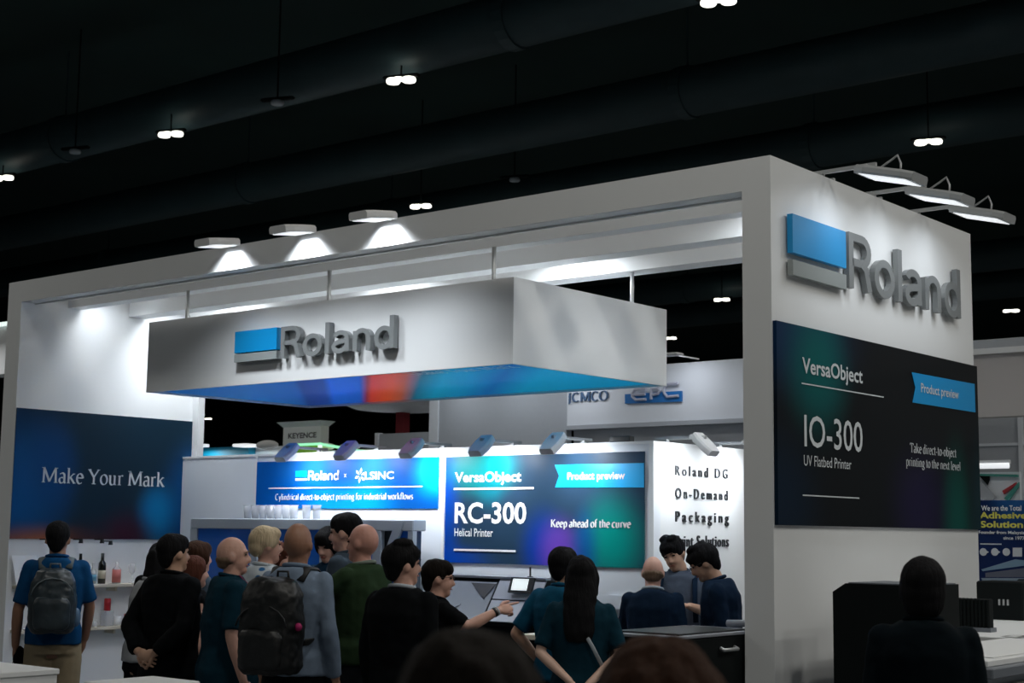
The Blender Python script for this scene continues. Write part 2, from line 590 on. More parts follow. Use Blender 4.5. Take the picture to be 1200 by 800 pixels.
def ink(name, vf, fn, u0, u1, v0, v1, m, root, w=.004, thick=0.0):
    a, f = fit(vf, u0, u1, v0, v1)
    mb = MB()
    if thick <= 0:
        mb.add([fn(p[0], p[1], w) for p in a], f)
        me = mesh_from(mb.v, mb.f, name)
        o = bpy.data.objects.new(name, me)
        COL.objects.link(o)
        me.materials.append(m)
        if root is not None:
            me.transform(inv_root(root)); o.parent = root
        return o
    # solid: separate strips each extruded
    n = len(a)
    par = list(range(n))

    def fd(i):
        while par[i] != i: i = par[i]
        return i
    for q in f:
        for i in q[1:]: par[fd(i)] = fd(q[0])
    order = {}
    st = [order.setdefault(fd(i), len(order))*.0011 for i in range(n)]
    mb.add([fn(p[0], p[1], w) for p in a]+[fn(p[0], p[1], w+thick+st[i]) for i, p in enumerate(a)], [])
    ed = {}
    for q in f:
        for i in range(len(q)):
            k = (q[i], q[(i+1) % len(q)])
            ed[tuple(sorted(k))] = ed.get(tuple(sorted(k)), 0)+1
    for q in f:
        mb.f.append(tuple(i+n for i in q))
        mb.f.append(tuple(reversed(q)))
    for (i, j), c in ed.items():
        if c == 1: mb.f.append((i, j, j+n, i+n))
    return part(name, mb, m, root)


def split_glyphs(vf):
    "separate letters: islands whose spans overlap in x belong to one letter"
    v, f = vf
    par = list(range(len(v)))

    def fd(i):
        while par[i] != i:
            par[i] = par[par[i]]; i = par[i]
        return i
    for q in f:
        for i in q[1:]: par[fd(i)] = fd(q[0])
    comp = {}
    for q in f: comp.setdefault(fd(q[0]), []).append(q)
    items = []
    for fs_ in comp.values():
        xs_ = [v[i][0] for q in fs_ for i in q]
        items.append([min(xs_), max(xs_), list(fs_)])
    items.sort(key=lambda t_: t_[0])
    out = []
    for it in items:
        if out and it[0] < out[-1][1]-.015:
            out[-1][1] = max(out[-1][1], it[1]); out[-1][2] += it[2]
        else: out.append(it)
    return out


def letters(name, vf, fn, u0, u1, v0, v1, m, root, w=0.0, thick=.012):
    a, f = fit(vf, u0, u1, v0, v1)
    for x0_, x1_, fs_ in split_glyphs((vf[0], f)):
        ids = sorted({i for q in fs_ for i in q})
        mp = {i: k for k, i in enumerate(ids)}
        sub = [tuple(a[i]) for i in ids]
        ff = [tuple(mp[i] for i in q) for q in fs_]
        sa = np.array(sub)
        ink(name, (sub, ff), fn, sa[:, 0].min(), sa[:, 0].max(), sa[:, 1].min(), sa[:, 1].max(), m, root, w, thick)


def uvbox(axis, c, tl, br):
    "pixel corners of a mark on a surface -> its extent on that surface"
    k = {axis: c}
    A = hit(*tl, **k); B = hit(*br, **k)
    i = 1 if axis == 'x' else 0
    return A[i], B[i], B[2], A[2]


# ================================================================= THE HALL
structure('floor', MB().box(-90, 45, -30, 90, -.1, 0), M['floor'], 'grey hall floor')
structure('ceiling', MB().box(-90, 45, -30, 90, 11.5, 11.7), M['ceil'], 'black hall ceiling')
structure('wall_back', MB().box(-90, 45, 85, 85.3, 0, 11.5), M['hallwall'])
structure('wall_left', MB().box(-85.3, -85, -30, 85, 0, 11.5), M['hallwall'])
structure('wall_right', MB().box(42, 42.3, -30, 85, 0, 11.5), M['hallwall'])

DUCT = [(9.05, -90, 'long dark round duct crossing high above the left of the frame, nearest row'),
        (13.95, -90, 'second long dark duct running high behind the nearest one'),
        (18.7, -90, 'third dark duct over the top right lamps'),
        (32.5, -90, 'far dark duct seen through the gap right of the hanging sign, upper one'),
        (37.5, -90, 'far dark duct seen through the gap right of the hanging sign, lower one')]
for y, x0, lab in DUCT:
    r = empty('ceiling_duct', (-30, y, 9.15), 0, lab, 'duct', 'round ducts under the hall ceiling')
    d = MB().tube([(-88, y+.45, 9.65), (41, y+.45, 9.65)], .45, 20)
    part('duct_pipe', d, M['duct'], r, smooth=True)
    for x in np.arange(-82, 38, 12.0):
        part('duct_joint', MB().tube([(x, y+.45, 9.65), (x+.22, y+.45, 9.65)], .485, 20), M['duct'], r)
        part('hanger', MB().box(x+.1, x+.13, y+.44, y+.46, 10.1, 11.5), M['duct'], r)


def high_bay(x, y, z=9.0, lit=True, label=None):
    r = empty('high_bay_light', (x, y, z), .35, label or 'lit twin high bay lamp hanging from the black ceiling', 'lamp',
              'lit high bay lamps of the hall ceiling')
    b = MB().box(-.32, .32, -.05, .05, .06, .12, .02)
    b.tube([(0, 0, .12), (0, 0, (.42 if y < 9.17 else .30) if 9.05 < y < 9.9 else 2.5)], .015, 6)
    part('bracket', b, M['blackmat'], r, local=True)
    for k in ((-1, 1) if lit else (0,)):
        g = MB().lathe((k*.14, 0, 0), [(.02, .07), (.10, .06), (.115, .03), (.11, .0), (.10, -.012), (.02, -.014)], 14)
        part('lamp_head', g, M['bayglow'] if lit else M['frame'], r, smooth=True, local=True)
    if lit:
        g = MB().lathe((0, -.10, 0), [(.02, .05), (.075, .04), (.085, .0), (.02, -.014)], 14)
        part('lamp_head', g, M['bayglow'], r, smooth=True, local=True)
    return r


for i, (px, py, wh) in enumerate([(3, 210, 'cut by the left edge of the frame'), (200, 159, 'on the near duct, second from the left'),
                    (470, 96, 'on the near duct above the middle of the frame'), (842, 4, 'at the very top of the frame'),
                    (493, 243, 'just above the top edge of the booth beam'), (1088, 168, 'above the arm lamps at the top right'),
                    (846, 352, 'upper of two seen right of the hanging sign'), (785, 397, 'lower of two seen right of the hanging sign'),
                    (1185, 365, 'low at the right edge of the frame'), (244, 491, 'tiny, seen under the left end of the hanging sign')]):
    p = hit(px, py, z=9.0)
    high_bay(p[0], p[1], lit=True, label='small bright cluster of ceiling lamps, '+wh)
for px, py, wh in [(88, 179, 'left'), (325, 122, 'middle'), (603, 212, 'right')]:
    p = hit(px, py, z=9.0)
    o = high_bay(p[0], p[1], lit=False, label='unlit grey ceiling lamp disc, %s one of three' % wh)
    o['group'] = 'unlit lamps of the hall ceiling'

# the lamps' light, on the same grid as the visible ones, carried over the aisle as well, then added fill
GRID = [(gx, gy) for gx in (-24, -12, 0.5, 12) for gy in (-14, -3, 9.2, 20)]
GRID += [(6.5, -3), (6.5, 3), (8, 9.2), (10, 0), (10, 5), (-36, 20), (-24, 36), (-10, 36), (6, 36), (-45, 40), (-40, 60), (-15, 60)]  # unseen fill lights added to brighten the side wall and far ceiling
for gx, gy in GRID:
    if True:
        l = bpy.data.lights.new('high_bay_and_fill_beam', 'AREA')
        l.shape = 'DISK'; l.size = .9; l.energy = E_HALL; l.color = (1.0, .97, .90)
        o = bpy.data.objects.new('high_bay_and_fill_beam', l)
        COL.objects.link(o)
        o.location = (gx, gy, 8.9)

# ================================================================= THE BOOTH
H, BZ = 4.057, 3.857
L = 8.277
booth_lab = 'white'
# right end wall (0.2 thick) facing the right aisle
structure('wall_right', MB().box(-.2, 0, 0, 3.034, 0, H), M['white'], 'white end wall of the booth carrying the big grey letters')
structure('wall_left', MB().box(-L, -8.05, 0, 2.07, 0, H), M['white'], 'white inner wall at the left end of the booth')
# front beam and the inner beams behind it
for k, (y0, y1) in enumerate([(0.0, .14), (.51, .66), (1.22, 1.42), (1.93, 2.15)]):
    x1 = -.2
    structure('trim_%d' % (k+1), MB().box(-8.05 if k < 3 else -8.05, x1, y0, y1, BZ, H), M['white'],
              ['white front beam of the booth', 'white inner beam behind the front beam', 'white third beam of the booth roof',
               'white rear beam of the booth roof'][k])
structure('trim_5', MB().box(-8.05, -7.95, 2.07, 2.15, 0, BZ), M['white'])
# slim cap strip on the front edge
structure('trim_6', MB().box(-8.05, -.2, .14, .165, BZ-.012, BZ+.05), M['white'])


def floodlight(px_label, base, out, group, label, reach=.24, size=.44, wid=.36, tilt=.26, body='lampbody', E=10, arm=True, spread=150, cable=True, dz=0.0):
    """arm lamp: base = point on the wall top, out = horizontal unit vector away from the wall.
    The flat head starts 'reach' out and tips down towards its far end, so it looks back at the wall."""
    rz = math.atan2(out[1], out[0])
    r = empty('arm_floodlight', base, rz, label, 'lamp', group)
    ca, sa = math.cos(tilt), math.sin(tilt)

    def T(x, y, z):      # head frame: x along head, z up
        return (reach+x*ca+z*sa, y, .03+dz-x*sa+z*ca)
    if arm:
        a = MB().box(-.12, reach+.10, -.012, .012, .012, .036)
        a.box(-.02, .0, -.02, .02, -.06, .02)
        part('arm', a, M['alu'], r, local=True)
    h = MB()
    w2, w1 = wid/2, wid/2*.78
    ring = lambda s, z: [T(.0, -w1*s, z), T(.07, -w2*s, z), T(size-.07, -w2*s, z), T(size, -w1*s, z), T(size, w1*s, z), T(size-.07, w2*s, z), T(.07, w2*s, z), T(.0, w1*s, z)]
    h.rings([ring(.96, -.012), ring(1, .0), ring(1, .028), ring(.85, .045)])
    part('lamp_body', h, M[body], r, local=True)
    g = MB()
    g.rings([[T(.04, -w2*.82, -.0165), T(size-.04, -w2*.82, -.0165), T(size-.04, w2*.82, -.0165), T(.04, w2*.82, -.0165)],
             [T(.04, -w2*.82, -.0125), T(size-.04, -w2*.82, -.0125), T(size-.04, w2*.82, -.0125), T(.04, w2*.82, -.0125)]])
    part('diffuser', g, M['lampglow'], r, local=True)
    b = MB().box(reach-.05, reach+.05, -.022, .022, .012+dz*.3, .05+dz*.3, .008)
    part('clamp', b, M[body], r, local=True)
    if cable:
        c = MB()
        pts = [T(.10, .02, .05), T(.16, .03, .11), T(.20, .03, .15), T(.24, .02, .10), T(.26, .0, .045)]
        c.tube(pts, .007, 6)
        part('cable', c, M[body], r, smooth=True, local=True)
    l = bpy.data.lights.new('floodlight_beam', 'AREA')
    l.shape = 'RECTANGLE'; l.size = size*.8; l.size_y = wid*.75; l.energy = E; l.color = (.90, .95, 1.0)
    l.spread = math.radians(spread)
    lo = bpy.data.objects.new('floodlight_beam', l)
    COL.objects.link(lo)
    lo.parent = r
    lo.location = T(size/2, 0, -.022)
    lo.rotation_euler = (0, tilt, 0)
    return r


for (y, n) in ((.72, 'nearest'), (1.46, 'middle'), (2.17, 'farthest')):
    floodlight(0, (-.02, y, H+.01), (1, 0), 'arm lamps over the right end wall', 'flat white-lit arm lamp over the right end wall, %s of three' % n,
               reach=.27, size=.40, wid=.28, E=E_SIDE, dz=-.055)
for (x, n) in ((-4.99, 'left'), (-4.09, 'middle'), (-3.22, 'right')):
    floodlight(0, (x, .02, H-.03), (0, -1), 'arm lamps over the front beam', 'flat arm lamp over the front beam, %s of three' % n,
               reach=.035, size=.32, wid=.24, tilt=.14, body='lampwhite', E=E_FRONT, spread=120, cable=False)
for (y, n) in ((.78, 'front'), (1.62, 'rear')):
    floodlight(0, (-8.12, y, H+.01), (1, 0), 'lamps on top of the left wall', 'lamp hidden above the left inner wall, %s one' % n,
               reach=.34, size=.3, wid=.28, tilt=.22, body='lampwhite', E=E_LEFT, spread=140, cable=False)
for (x, n) in ((-2.9, 'right'), (-5.0, 'middle'), (-7.2, 'left')):
    floodlight(0, (x, 2.0, H+.01), (0, -1), 'lamps on top of the rear beam', 'lamp above the rear roof beam, %s one' % n,
               reach=.32, size=.3, wid=.28, tilt=.12, body='lampwhite', E=E_REAR, spread=160, cable=False)
for (y, n) in ((.95, 'front'), (1.65, 'rear')):
    floodlight(0, (-.18, y, H+.01), (-1, 0), 'lamps inside the right end wall', 'lamp above the inside of the right end wall, %s one' % n,
               reach=.2, size=.3, wid=.28, tilt=-.05, body='lampwhite', E=12, spread=160, cable=False)

def hanging_print():
    "fabric print with a glow added for bounced light: coloured rays running diagonally across the panel"
    m = bpy.data.materials.new('hanging_sign_print'); m.use_nodes = True
    nt = m.node_tree; b = nt.nodes['Principled BSDF']; b.inputs['Roughness'].default_value = .6
    uv = nt.nodes.new('ShaderNodeUVMap')
    sp = nt.nodes.new('ShaderNodeSeparateXYZ'); nt.links.new(uv.outputs[0], sp.inputs[0])

    def op(o, a, bb):
        n = nt.nodes.new('ShaderNodeMath'); n.operation = o
        for k_, x_ in ((0, a), (1, bb)):
            if isinstance(x_, float): n.inputs[k_].default_value = x_
            else: nt.links.new(x_, n.inputs[k_])
        return n.outputs[0]
    s_ = op('ADD', op('MULTIPLY', sp.outputs[0], 4.241/6.2), op('MULTIPLY', sp.outputs[1], -1.943/6.2))
    s_ = op('ADD', s_, (6.2-4.231)/6.2)
    cr = nt.nodes.new('ShaderNodeValToRGB'); nt.links.new(s_, cr.inputs[0])
    el = cr.color_ramp.elements
    P = lambda v: (v+6.2)/6.2
    st = [(-6.1, (0, 92, 160)), (-4.9, (0, 104, 178)), (-4.3, (0, 92, 170)), (-4.22, (0, 55, 140)), (-3.95, (0, 64, 158)), (-3.85, (0, 104, 220)), (-3.5, (0, 96, 205)),
          (-3.42, (150, 40, 60)), (-3.36, (214, 60, 42)), (-3.15, (222, 84, 40)), (-2.98, (190, 90, 60)), (-2.80, (20, 110, 140)), (-2.55, (0, 160, 200)), (-2.2, (0, 146, 200)), (-1.9, (0, 110, 185)), (-1.5, (0, 160, 208)), (0, (0, 150, 200))]
    el[0].position = P(st[0][0]); el[0].color = (*srgb(*st[0][1]), 1)
    el[1].position = P(st[-1][0]); el[1].color = (*srgb(*st[-1][1]), 1)
    for v, c in st[1:-1]:
        e = el.new(P(v)); e.color = (*srgb(*c), 1)
    nt.links.new(cr.outputs[0], b.inputs['Base Color']); nt.links.new(cr.outputs[0], b.inputs['Emission Color'])
    b.inputs['Emission Strength'].default_value = .42  # emission stands in for light bounced up onto the print
    return m


# ---- hanging box sign
hx0, hx1, hy0, hy1, hz0, hz1 = -6.697, -2.396, .463, 2.466, 2.966, 3.605
t = .03
hs = empty('hanging_box_sign', ((hx0+hx1)/2, (hy0+hy1)/2, hz0), 0,
           'large white rectangular box sign hanging from rods under the booth roof', 'sign')
part('fascia_panel', MB().box(hx0, hx1, hy0, hy0+t, hz0, hz1), M['white'], hs)
part('fascia_panel', MB().box(hx1-t, hx1, hy0+t, hy1, hz0, hz1), M['white'], hs)
part('fascia_panel', MB().box(hx0, hx0+t, hy0+t, hy1, hz0, hz1), M['white'], hs)
part('fascia_panel', MB().box(hx0+t, hx1-t, hy1-t, hy1, hz0, hz1), M['white'], hs)
for (x, y) in ((-6.2, .50), (-4.38, .50), (-2.62, .50), (-2.42, 2.0)):
    part('hanging_rod', MB().tube([(x, y, hz1-.25), (x, y, BZ if y < 1 else BZ+.12)], .017, 10), M['alu'], hs, smooth=True)
under = panel('printed_ceiling_panel', (lambda u, v, w_=0: (u, hy1-t-v, hz0+.03-w_)), hx0+t, hx1-t, 0, hy1-hy0-2*t, .01,
              hanging_print(), hs)
part('print_glow_shield', MB().box(hx0+t, hx1-t, hy0+t, hy1-t, hz0+.032, hz0+.06), M['white'], hs)  # unseen board added to keep the print's glow off the beams
fnu = lambda u, v, w_=0: (u, 1.2-v, hz0+.03-w_)
ink('lettering', stroke_text('Make Your Mark', SERIF, nib(.045, .014)), fnu, -3.66, -2.60, 1.2-.82, 1.2-.61, M['printwhite'], hs, w=.013)

# raised logo on the hanging sign's front
zB = hit(330, 419.5, y=hy0-.05)[2]
fs = plane_y(hy0)


def logo(fn, u, v, name, label, thick, blue_u, blue_v, bar_v, text_box, weight=.05):
    r = empty(name, fn((u[0]+u[1])/2, v, 0), 0, label, 'sign')
    b = MB().prism([(blue_u[0], blue_v[0]), (blue_u[1], blue_v[0]), (blue_u[1], blue_v[1]), (blue_u[0], blue_v[1])], lambda a, c, d: fn(a, c, d+.012), thick)
    part('blue_block', b, M['blue'], r)
    b = MB().prism([(blue_u[0], bar_v[0]), (blue_u[1], bar_v[0]), (blue_u[1], bar_v[1]), (blue_u[0], bar_v[1])], lambda a, c, d: fn(a, c, d+.012), thick)
    part('grey_bar', b, M['bargrey'], r)
    # letters one by one
    full = stroke_text('Roland', ROUND, lambda a: weight)
    A = np.array(full[0]); mn, mx = A.min(0), A.max(0)
    x = 0
    for i, ch in enumerate('Roland'):
        vf = stroke_text(ch, ROUND, lambda a: weight)
        a = np.array(vf[0])+np.array((x, 0))
        x += ROUND[ch][0]
        u0 = text_box[0]+(a[:, 0].min()-mn[0])/(mx[0]-mn[0])*(text_box[1]-text_box[0])
        u1 = text_box[0]+(a[:, 0].max()-mn[0])/(mx[0]-mn[0])*(text_box[1]-text_box[0])
        v0 = text_box[2]+(a[:, 1].min()-mn[1])/(mx[1]-mn[1])*(text_box[3]-text_box[2])
        v1 = text_box[2]+(a[:, 1].max()-mn[1])/(mx[1]-mn[1])*(text_box[3]-text_box[2])
        ink('letter', vf, fn, u0, u1, v0, v1, M['midgrey'], r, w=.012+.0006*i, thick=thick)
    return r


yF = hy0-.062
bu0 = hit(275.6, 388.4, y=yF)[0]; bu1 = hit(324.6, 384, y=yF)[0]
bz1 = (hit(275.6, 388.4, y=yF)[2]+hit(325, 383.8, y=yF)[2])/2
bz0 = (hit(275, 413.5, y=yF)[2]+hit(324, 409.5, y=yF)[2])/2
gz1 = hit(276, 415.2, y=yF)[2]; gz0 = hit(276, 424.5, y=yF)[2]
tz0 = (hit(329, 420.0, y=yF)[2]+hit(461, 409, y=yF)[2])/2
logo(fs, (bu0, hit(462, 380, y=yF)[0]), gz0, 'raised_logo_sign', 'raised blue block and grey letters on the front of the hanging sign', .05,
     (bu0, bu1), (bz0, bz1), (gz0, gz1), (hit(329, 400, y=yF)[0], hit(461.8, 390, y=yF)[0], tz0, hit(461.7, 368.2, y=yF)[2]))
xF = .05
bu0 = hit(928.8, 270, x=xF)[1]; bu1 = hit(991.3, 290, x=xF)[1]
logo(plane_x(0), (bu0, 2.8), hit(929.4, 321.5, x=xF)[2], 'raised_logo_sign', 'large raised blue block and grey letters at the top of the right end wall', .038,
     (bu0, bu1), (hit(991.3, 314.4, x=xF)[2], hit(928.8, 250, x=xF)[2]), (hit(929.4, 321.5, x=xF)[2], hit(929.4, 303.6, x=xF)[2]),
     (hit(995, 300, x=xF)[1], hit(1124.8, 330, x=xF)[1], hit(997.4, 338.7, x=xF)[2], hit(1124, 315.7, x=xF)[2]))


# ---- right end wall graphic
def bar(name, fn, axis, c, p0, p1, th, m, root):
    k = {axis: c}
    i = 1 if axis == 'x' else 0
    A, B = hit(*p0, **k), hit(*p1, **k)
    z = (A[2]+B[2])/2
    mb = MB().add([fn(u, v, .006) for u, v in ((A[i], z-th/2), (B[i], z-th/2), (B[i], z+th/2), (A[i], z+th/2))], [(0, 1, 2, 3)])
    return part(name, mb, m, root)


def ribbon(fn, axis, c, tl, notch, bl, tr, br, m, root):
    k = {axis: c}
    i = 1 if axis == 'x' else 0
    P = [hit(*q, **k) for q in (tl, notch, bl, br, tr)]
    mb = MB().prism([(p[i], p[2]) for p in P], lambda u, v, w_: fn(u, v, w_+.003), .002)
    return part('ribbon', mb, m, root)


XG = .025
pxg = plane_x(XG)
g1 = empty('printed_banner', (XG, 1.5, 1.8165), 0, 'near black printed banner with a blue ribbon on the right end wall', 'banner')
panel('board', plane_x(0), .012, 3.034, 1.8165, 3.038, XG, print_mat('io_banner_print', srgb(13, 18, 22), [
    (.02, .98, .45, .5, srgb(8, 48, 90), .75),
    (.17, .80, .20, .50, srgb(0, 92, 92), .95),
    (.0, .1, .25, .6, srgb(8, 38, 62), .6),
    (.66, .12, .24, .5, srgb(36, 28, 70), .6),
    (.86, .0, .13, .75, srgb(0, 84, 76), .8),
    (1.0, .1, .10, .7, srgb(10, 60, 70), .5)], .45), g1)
BX = lambda a, b: uvbox('x', XG, a, b)


def side_text(s, tl, br, m='printgrey', bold=0.0, serif=False):
    u0, u1, v0, v1 = BX(tl, br)
    vf = stroke_text(s, SERIF, nib(.055, .014)) if serif else font_mesh(s, bold)
    ink('lettering', vf, pxg, u0, u1, v0, v1, M[m], g1)


def bx2(tl, bl, tr, br, axis, c):
    "extent of a mark from its left and right end heights"
    k = {axis: c}
    i = 1 if axis == 'x' else 0
    u0 = hit(*tl, **k)[i]; u1 = hit(*tr, **k)[i]
    return u0, u1, (hit(*bl, **k)[2]+hit(*br, **k)[2])/2, (hit(*tl, **k)[2]+hit(*tr, **k)[2])/2


ink('lettering', font_mesh('VersaObject', .018), pxg, *bx2((939.3, 420), (941, 445), (1010, 430), (1010.5, 453), 'x', XG), M['printgrey'], g1)
bar('rule', pxg, 'x', XG, (938.3, 449), (1034.5, 465.2), .008, M['printgrey'], g1)
ink('lettering', font_mesh('IO-300', .006), pxg, *bx2((941.6, 486), (942.4, 524), (1009.8, 494), (1009.8, 529.5), 'x', XG), M['printgrey'], g1)
ink('lettering', font_mesh('UV Flatbed Printer', .0), pxg, *bx2((941.3, 533.5), (941.5, 546), (996.8, 537.5), (996.8, 549.4), 'x', XG), M['printgrey'], g1)
bar('rule', pxg, 'x', XG, (939.6, 580), (1006, 583.5), .008, M['printgrey'], g1)
ribbon(pxg, 'x', XG, (1067.7, 436), (1072, 454), (1068.7, 471.4), (1141.3, 449.8), (1142.3, 483), M['ribbon'], g1)
ink('lettering', font_mesh('Product preview', .012), plane_x(XG+.004), *bx2((1078, 449.6), (1078.5, 464), (1122, 456), (1122, 470), 'x', XG), M['printgrey'], g1)
ink('lettering', stroke_text('Take direct-to-object', SERIF, nib(.05, .012)), pxg, *bx2((1065.5, 519.5), (1065.5, 534), (1119.7, 524), (1119.7, 538), 'x', XG), M['printgrey'], g1)
ink('lettering', stroke_text('printing to the next level', SERIF, nib(.05, .012)), pxg, *bx2((1061, 536.4), (1061, 550.5), (1124.6, 539.5), (1124.6, 553), 'x', XG), M['printgrey'], g1)

# ---- left wall graphic, shelves
g2 = empty('printed_banner', (-8.05, 1.0, 1.634), 0, 'dark blue printed banner reading Make Your Mark on the left inner wall', 'banner')
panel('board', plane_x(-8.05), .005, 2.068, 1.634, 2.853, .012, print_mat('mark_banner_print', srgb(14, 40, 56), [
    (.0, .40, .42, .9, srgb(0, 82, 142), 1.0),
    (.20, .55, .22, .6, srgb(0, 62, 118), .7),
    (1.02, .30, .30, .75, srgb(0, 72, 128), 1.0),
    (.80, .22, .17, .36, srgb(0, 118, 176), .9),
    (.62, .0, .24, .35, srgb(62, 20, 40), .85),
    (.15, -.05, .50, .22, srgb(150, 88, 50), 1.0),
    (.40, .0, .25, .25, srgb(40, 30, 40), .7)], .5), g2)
ink('lettering', stroke_text('Make Your Mark', SERIF, nib(.045, .012)), plane_x(-8.038),
    *bx2((49, 548), (50, 566.5), (193, 551.5), (193, 570.5), 'x', -8.04), M['printgrey'], g2)

for z, nm in ((1.205, 'upper'), (.80, 'lower')):
    s_ = empty('wall_shelf', (-7.95, 1.0, z), 0, '%s cream shelf on the left inner wall' % nm, 'shelf', 'cream shelves on the left wall')
    part('shelf_board', MB().box(-8.05, -7.87, .06, 2.0, z-.03, z, .003), M['shelf'], s_)
    for y in (.4, 1.1, 1.8):
        part('bracket', MB().box(-8.05, -7.9, y, y+.02, z-.07, z-.03), M['shelf'], s_)


def lathed(name, x, y, z, prof, m, label, cat, group=None, parts=()):
    r = empty(name, (x, y, z), 0, label, cat, group)
    part('body', MB().lathe((0, 0, 0), prof, 18), m, r, smooth=True, local=True)
    for pn, pp, pm in parts:
        part(pn, MB().lathe((0, 0, 0), pp, 18), pm, r, smooth=True, local=True)
    return r


wine = [(.005, 0), (.036, .001), (.037, .17), (.034, .2), (.017, .225), (.0145, .27), (.0145, .29), (.004, .291)]
lathed('wine_bottle', -7.95, .97, 1.206, wine, M['bottle'], 'dark wine bottle on the upper shelf right of the man with the backpack', 'bottle', 'bottles on the upper shelf',
       [('foil', [(.004, .294), (.0155, .294), (.0158, .22), (.0158, .215)], M['black']), ('paper_label', [(.0372, .05), (.0378, .05), (.0378, .13), (.0372, .13)], M['paperlabel'])])
lathed('wine_bottle', -7.95, .72, 1.206, wine, M['bottle'], "dark bottle on the upper shelf, only its neck showing over the man's shoulder", 'bottle', 'bottles on the upper shelf')
lathed('spirit_bottle', -7.96, .875, 1.206, [(.005, 0), (.034, .002), (.034, .12), (.014, .15), (.014, .2), (.004, .201)], M['clear'],
       'pale clear bottle with a blue label beside the dark wine bottle', 'bottle', 'bottles on the upper shelf',
       [('printed_band', [(.0345, .03), (.035, .03), (.035, .09), (.0345, .09)], mat('blue_print_label', srgb(90, 150, 180), .5))])
lathed('spirit_bottle', -7.95, 1.14, 1.206, [(.005, 0), (.042, .002), (.042, .14), (.016, .17), (.016, .205), (.004, .206)], M['clear'],
       'clear bottle with red printing on the upper shelf', 'bottle', 'bottles on the upper shelf',
       [('printed_band', [(.0425, .01), (.043, .01), (.043, .135), (.0425, .135)], M['pinkred'])])
lathed('wine_glass', -7.95, 1.32, 1.206, [(.004, 0), (.03, .001), (.028, .004), (.004, .008), (.004, .08), (.03, .11), (.034, .15), (.028, .19), (.026, .19), (.03, .15), (.004, .09)], M['clear'],
       'clear wine glass at the right of the upper shelf', 'glass')
lathed('printed_can', -7.95, 1.05, .945, [(.005, 0), (.029, .002), (.033, .008), (.033, .112), (.028, .12), (.005, .12)], M['red'],
       'red printed can raised above the lower shelf', 'can', None, [('can_rim', [(.026, .12), (.0285, .121), (.0285, .124), (.026, .124)], M['alu'])])
part_stand = part('display_stand', MB().box(-8.0, -7.91, 1.01, 1.10, .80, .944, .004), M['clear'])
tag(part_stand, 'small clear block under the red can', 'stand')
lathed('printed_mug', -7.95, 1.17, .80, [(.005, 0), (.038, .002), (.040, .09), (.036, .09), (.034, .01), (.004, .01)], M['printwhite'],
       'white printed mug on the lower shelf', 'mug')
lathed('printed_tumbler', -7.93, 1.27, .80, [(.005, 0), (.026, .002), (.030, .11), (.027, .11), (.024, .01), (.004, .01)], M['pinkred'],
       'pinkish tumbler at the end of the lower shelf', 'cup')
lathed('glass_jar', -7.93, .90, .80, [(.005, 0), (.028, .002), (.028, .05), (.02, .06), (.004, .06)], M['clear'],
       'small clear jar on the lower shelf', 'jar')
card = empty('leaning_card', (-7.98, .16, 1.206), .0, 'white card with blue lettering standing on the upper shelf behind the man with the backpack', 'card')
part('card_board', MB().add([(-7.95, .04, 1.206), (-7.95, .30, 1.206), (-7.99, .26, 1.48), (-7.99, .0, 1.48), (-7.955, .04, 1.206), (-7.955, .30, 1.206), (-7.995, .26, 1.48), (-7.995, .0, 1.48)],
     [(0, 1, 2, 3), (4, 5, 6, 7), (0, 1, 5, 4), (1, 2, 6, 5), (2, 3, 7, 6), (3, 0, 4, 7)]), M['printwhite'], card)
for k in range(3):
    part('printed_mark', MB().box(-7.968+.0, -7.964, .10+k*.045, .132+k*.045, 1.34, 1.37), M['blue'], card)
for i, (y, z) in enumerate(((.33, 1.60), (.70, 1.60), (.94, 1.60), (1.04, 1.585))):
    s_ = empty('shelf_spotlight', (-8.04, y, z), 0, 'tiny black spotlight under the Make Your Mark banner, number %s from the left' % ('one', 'two', 'three', 'four')[i], 'lamp', 'tiny spotlights over the shelves')
    part('spot_arm', MB().tube([(-8.05, y, z+.03), (-7.93, y, z+.03)], .006, 6), M['black'], s_)
    part('spot_head', MB().tube([(-7.93, y, z+.035), (-7.93, y, z-.005)], [.016, .022], 10), M['black'], s_)

# ---- back wall with its two banners and the store room wall
WX, WY, WZ = -2.187, 1.962, 2.46
wz = 2.46
structure('wall_back', MB().box(-8.05, WX, WY, WY+.1, 0, wz), M['panelwhite'], 'low white back wall of the booth')
structure('wall_inner', MB().box(WX-.1, WX, WY+.1, 5.2, 0, wz), M['white'], 'white store room wall with spaced black lettering')
structure('trim_7', MB().box(-8.05, WX+.006, WY-.006, WY+.106, wz, wz+.022), M['white'])
structure('trim_8', MB().box(WX-.106, WX+.006, WY+.106, 5.2, wz, wz+.022), M['white'])
structure('trim_9', MB().box(WX-.035, WX+.008, WY-.008, WY, 0, wz), M['white'])
for x in (-6.88, -4.40):
    structure('trim_10', MB().box(x-.015, x+.015, WY-.008, WY, 0, wz), M['white'])
py_ = plane_y(WY-.012)
YB = WY-.012
u0, u1, v0, v1 = bx2((522.9, 535), (520.1, 659.2), (755, 529), (754.8, 664.9), 'y', YB)
g3 = empty('printed_banner', ((u0+u1)/2, YB, v0), 0, 'slate, teal and purple printed banner with a cyan ribbon on the back wall', 'banner')
